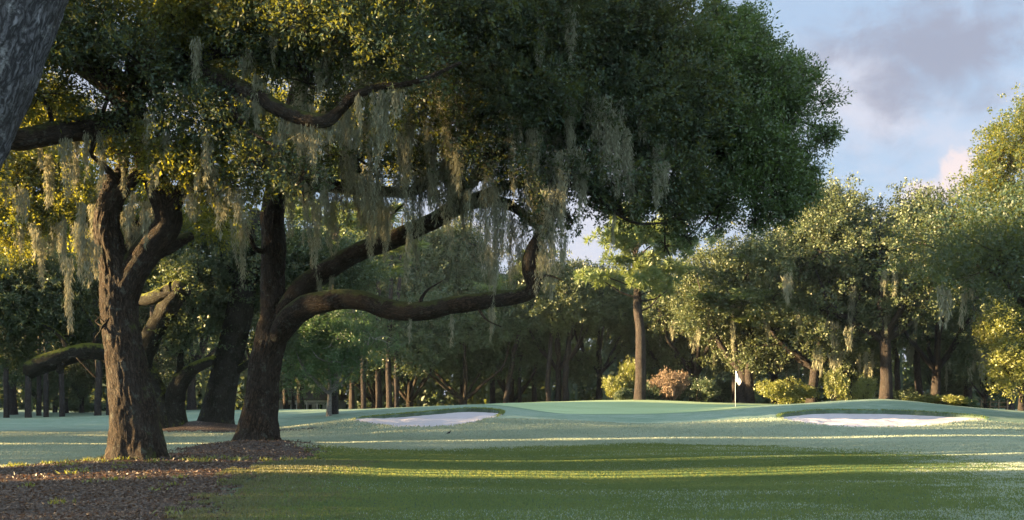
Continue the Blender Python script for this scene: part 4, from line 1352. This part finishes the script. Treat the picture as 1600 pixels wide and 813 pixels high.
# bird on the turf
bx = at(701, 42.5)
root = thing('bird', 'small black bird standing on the dewy turf below the left bunker', 'bird', bx)
b = Buf()
tube(b, [[-.17, 0, .10], [-.10, 0, .13], [-.03, 0, .155], [.05, 0, .18], [.10, 0, .225], [.135, 0, .262], [.165, 0, .268]], [.012, .028, .058, .062, .036, .034, .012], 14, .015, .02)
link('body', b.mesh('body', M['feather'], True), root)
b = Buf()
tube(b, [[.16, 0, .266], [.215, 0, .258]], [.012, .002], 8, .02, 0)
link('beak', b.mesh('beak', M['beak'], True), root)
b = Buf()
b.add([(-.14, -.03, .118), (-.14, .03, .118), (-.29, .045, .075), (-.29, -.045, .075), (-.14, -.03, .106), (-.14, .03, .106), (-.29, .045, .067), (-.29, -.045, .067)], [(0, 1, 2, 3), (7, 6, 5, 4), (0, 3, 7, 4), (1, 5, 6, 2), (2, 6, 7, 3), (0, 4, 5, 1)])
link('tail', b.mesh('tail', M['feather']), root)
for sy_ in (-1, 1):
    b = Buf()
    tube(b, [[.0, sy_ * .025, .12], [.01, sy_ * .028, .06], [0, sy_ * .028, .005], [.04, sy_ * .03, .002]], [.012, .006, .005, .003], 6, .02, 0)
    link('leg', b.mesh('leg', M['beak'], True), root)
    b = Buf()
    tube(b, [[.06, sy_ * .05, .19], [0, sy_ * .062, .165], [-.12, sy_ * .03, .12]], [.02, .034, .008], 8, .02, 0)
    link('wing', b.mesh('wing', M['feather'], True), root)

root.scale = (.6, .6, .75)
# split rail fence
f0, f1 = at(1520, 90), at(1574, 88)
root = thing('rail_fence', 'low wooden split rail fence at the right edge beneath the small trees', 'fence', f0)
n = 4
for i in range(n + 1):
    q = f0 + (f1 - f0) * i / n - f0
    b = Buf()
    zt = gz1(f0[0] + q[0], f0[1] + q[1]) - f0[2]
    tube(b, [[q[0], q[1], zt - .2], [q[0], q[1], zt + .95]], [.075, .065], 8, .2, .05)
    link('post', b.mesh('post', M['wood'], True), root)
    if i < n:
        q2 = f0 + (f1 - f0) * (i + 1) / n - f0
        z2 = gz1(f0[0] + q2[0], f0[1] + q2[1]) - f0[2]
        for hh in (.42, .80):
            b = Buf()
            tube(b, [[q[0] - .05, q[1] - .06, zt + hh], [(q[0] + q2[0]) / 2, q[1] - .05, (zt + z2) / 2 + hh - .02], [q2[0] + .05, q2[1] - .06, z2 + hh + .01]], [.05, .058, .048], 7, .4, .06)
            link('rail', b.mesh('rail', M['wood'], True), root)

# white porch far behind, beyond the crest
hx = at(480, 120)
hx[2] = gz1(hx[0], hx[1]) - .1
root = thing('house', 'low white house with a dark roof far behind, left of the small bright tree', 'house', hx)
b = Buf()
b.box(-3.6, 3.6, 1.2, 6, 0, 2.5)
link('wall', b.mesh('wall', M['white']), root)
b = Buf()
b.add([(-4, -.5, 2.62), (4, -.5, 2.62), (4, 6.6, 2.62), (-4, 6.6, 2.62), (-4, -.5, 2.75), (4, -.5, 2.75), (4, 6.6, 2.75), (-4, 6.6, 2.75), (-3, 3.05, 4.4), (3, 3.05, 4.4)],
      [(3, 2, 1, 0), (0, 1, 5, 4), (1, 2, 6, 5), (2, 3, 7, 6), (3, 0, 4, 7), (4, 5, 9, 8), (6, 7, 8, 9), (5, 6, 9, 9), (7, 4, 8, 8)])
me_ = b.mesh('roof', M['roof'])
me_.validate()
link('roof', me_, root)
b = Buf()
b.box(-3.7, 3.7, -.25, -.1, 2.4, 2.6)
link('beam', b.mesh('beam', M['white']), root)
for i in range(7):
    b = Buf()
    x_ = -3.6 + i * 1.2
    b.box(x_ - .07, x_ + .07, -.25, -.11, 0, 2.397)
    link('column', b.mesh('column', M['white']), root)
for i in range(5):
    b = Buf()
    x_ = -2.7 + i * 1.3
    b.box(x_ - .42, x_ + .42, 1.16, 1.197, .8, 2.1)
    w_ = link('window', b.mesh('window', M['glass']), root)
    b = Buf()
    for (a0, a1, z0, z1) in ((-.48, -.42, .74, 2.16), (.42, .48, .74, 2.16), (-.42, .42, .74, .8), (-.42, .42, 2.1, 2.16), (-.02, .02, .8, 2.1)):
        b.box(x_ + a0, x_ + a1, 1.13, 1.194 if abs(a0) > .1 else 1.158, z0, z1)
    link('frame', b.mesh('frame', M['white']), w_)

# ------------------------------------------------------------------ world, sun, camera
w = bpy.data.worlds.new('World')
scene.world = w
w.use_nodes = True
k = NT(w.node_tree)
w.node_tree.nodes.clear()
sky = k.n('ShaderNodeTexSky', sky_type='NISHITA')
sky.sun_disc = False
sky.sun_elevation = R(SUN_EL)
sky.sun_rotation = R(-90 - SUN_AZ)
sky.air_density = 1.0
sky.dust_density = .6
sky.ozone_density = 1.5
tc = k.n('ShaderNodeTexCoord').outputs['Generated']
nrm = k.n('ShaderNodeVectorMath', operation='NORMALIZE')
k.l(tc, nrm.inputs[0])
dv = nrm.outputs[0]


def blob(px, py, r, sx=1.0):
    v = Vector(((px - 800) / F, 1, (HZ - py) / F)).normalized()
    sb = k.n('ShaderNodeVectorMath', operation='SUBTRACT')
    k.l(dv, sb.inputs[0])
    sb.inputs[1].default_value = v
    mp = k.scale(sb.outputs[0], (1 / sx, 1, 1))
    ln = k.n('ShaderNodeVectorMath', operation='LENGTH')
    k.l(mp, ln.inputs[0])
    return k.ramp(ln.outputs['Value'], r / F * 1.5, 0)


st = k.scale(dv, (1, 1, 2.0))
n1 = k.noise(st, 7.0, 8, .58, .35)
n2 = k.noise(st, 4.2, 7, .60, .5)
n3 = k.noise(dv, 26, 7, .6, .5)
grey = k.math('ADD', k.math('MULTIPLY', blob(1510, 95, 105, 1.2), .40), k.math('MULTIPLY', blob(1360, 185, 60, 1.1), .22))
grey = k.math('ADD', grey, k.math('MULTIPLY', blob(1440, 60, 80, 1.7), .26))
gm = k.ramp(k.math('ADD', k.math('ADD', k.math('MULTIPLY', n1, 2.3), k.math('MULTIPLY', n3, 1.5)), grey), 1.85, 2.75)
wm = k.ramp(n2, .40, .66)
puff = k.ramp(k.math('ADD', k.math('ADD', k.math('MULTIPLY', n3, 1.5), -.3), k.math('ADD', k.math('MULTIPLY', blob(1502, 250, 46, .8), .75), k.math('MULTIPLY', blob(1440, 312, 40, 1.6), .7))), .82, 1.12)
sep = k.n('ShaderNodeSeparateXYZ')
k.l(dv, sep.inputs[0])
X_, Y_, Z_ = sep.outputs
# sky overhead, behind the camera and sunward brightened to add fill light
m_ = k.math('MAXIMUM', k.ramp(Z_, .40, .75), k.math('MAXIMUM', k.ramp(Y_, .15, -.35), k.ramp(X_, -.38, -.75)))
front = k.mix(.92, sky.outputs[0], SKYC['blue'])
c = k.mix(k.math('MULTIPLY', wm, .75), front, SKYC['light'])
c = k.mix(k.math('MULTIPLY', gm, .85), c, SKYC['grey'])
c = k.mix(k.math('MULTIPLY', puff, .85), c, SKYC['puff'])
over = k.mix(.6, sky.outputs[0], SKYC['sky_fill'])
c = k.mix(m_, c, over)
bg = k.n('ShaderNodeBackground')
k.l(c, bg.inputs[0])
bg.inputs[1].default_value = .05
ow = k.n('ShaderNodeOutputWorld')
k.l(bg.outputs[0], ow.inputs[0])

ld = bpy.data.lights.new('sun', 'SUN')
ld.energy = 5.0
ld.angle = R(.5)
ld.color = (1.0, .68, .32)
so = link('sun', ld)
d = Vector((-math.cos(R(SUN_EL)) * math.cos(R(SUN_AZ)), -math.cos(R(SUN_EL)) * math.sin(R(SUN_AZ)), math.sin(R(SUN_EL))))
so.rotation_euler = d.to_track_quat('Z', 'Y').to_euler()

cd = bpy.data.cameras.new('camera')
cd.sensor_width = 36
cd.lens = 36 * F / 1600
cd.shift_y = (HZ - 406.5) / 1600
cd.clip_end = 5000
co = link('camera', cd, None, (0, 0, H))
co.rotation_euler = (R(90), 0, 0)
scene.camera = co
scene.view_settings.view_transform = 'Standard'
scene.view_settings.look = 'None'
scene.view_settings.gamma = 1
scene.view_settings.use_curve_mapping = False
scene.view_settings.exposure = 3.35
scene.render.engine = 'CYCLES'
scene.cycles.max_bounces = 6
scene.cycles.diffuse_bounces = 3
scene.cycles.transmission_bounces = 4
scene.cycles.glossy_bounces = 2
scene.cycles.transparent_max_bounces = 4
scene.cycles.sample_clamp_indirect = 4
scene.cycles.use_denoising = True

# thin morning air over the course
hb = Buf()
hb.box(-160, 160, -50, 165, -4, 34)
m, nt = newmat('haze')
k = NT(nt)
pv = k.n('ShaderNodeVolumePrincipled')
pv.inputs['Color'].default_value = (.80, .90, 1, 1)
pv.inputs['Density'].default_value = .00013
pv.inputs['Anisotropy'].default_value = .2
k.l(pv.outputs[0], k.n('ShaderNodeOutputMaterial').inputs['Volume'])
ho = link('haze', hb.mesh('haze', m))
ho['kind'] = 'stuff'
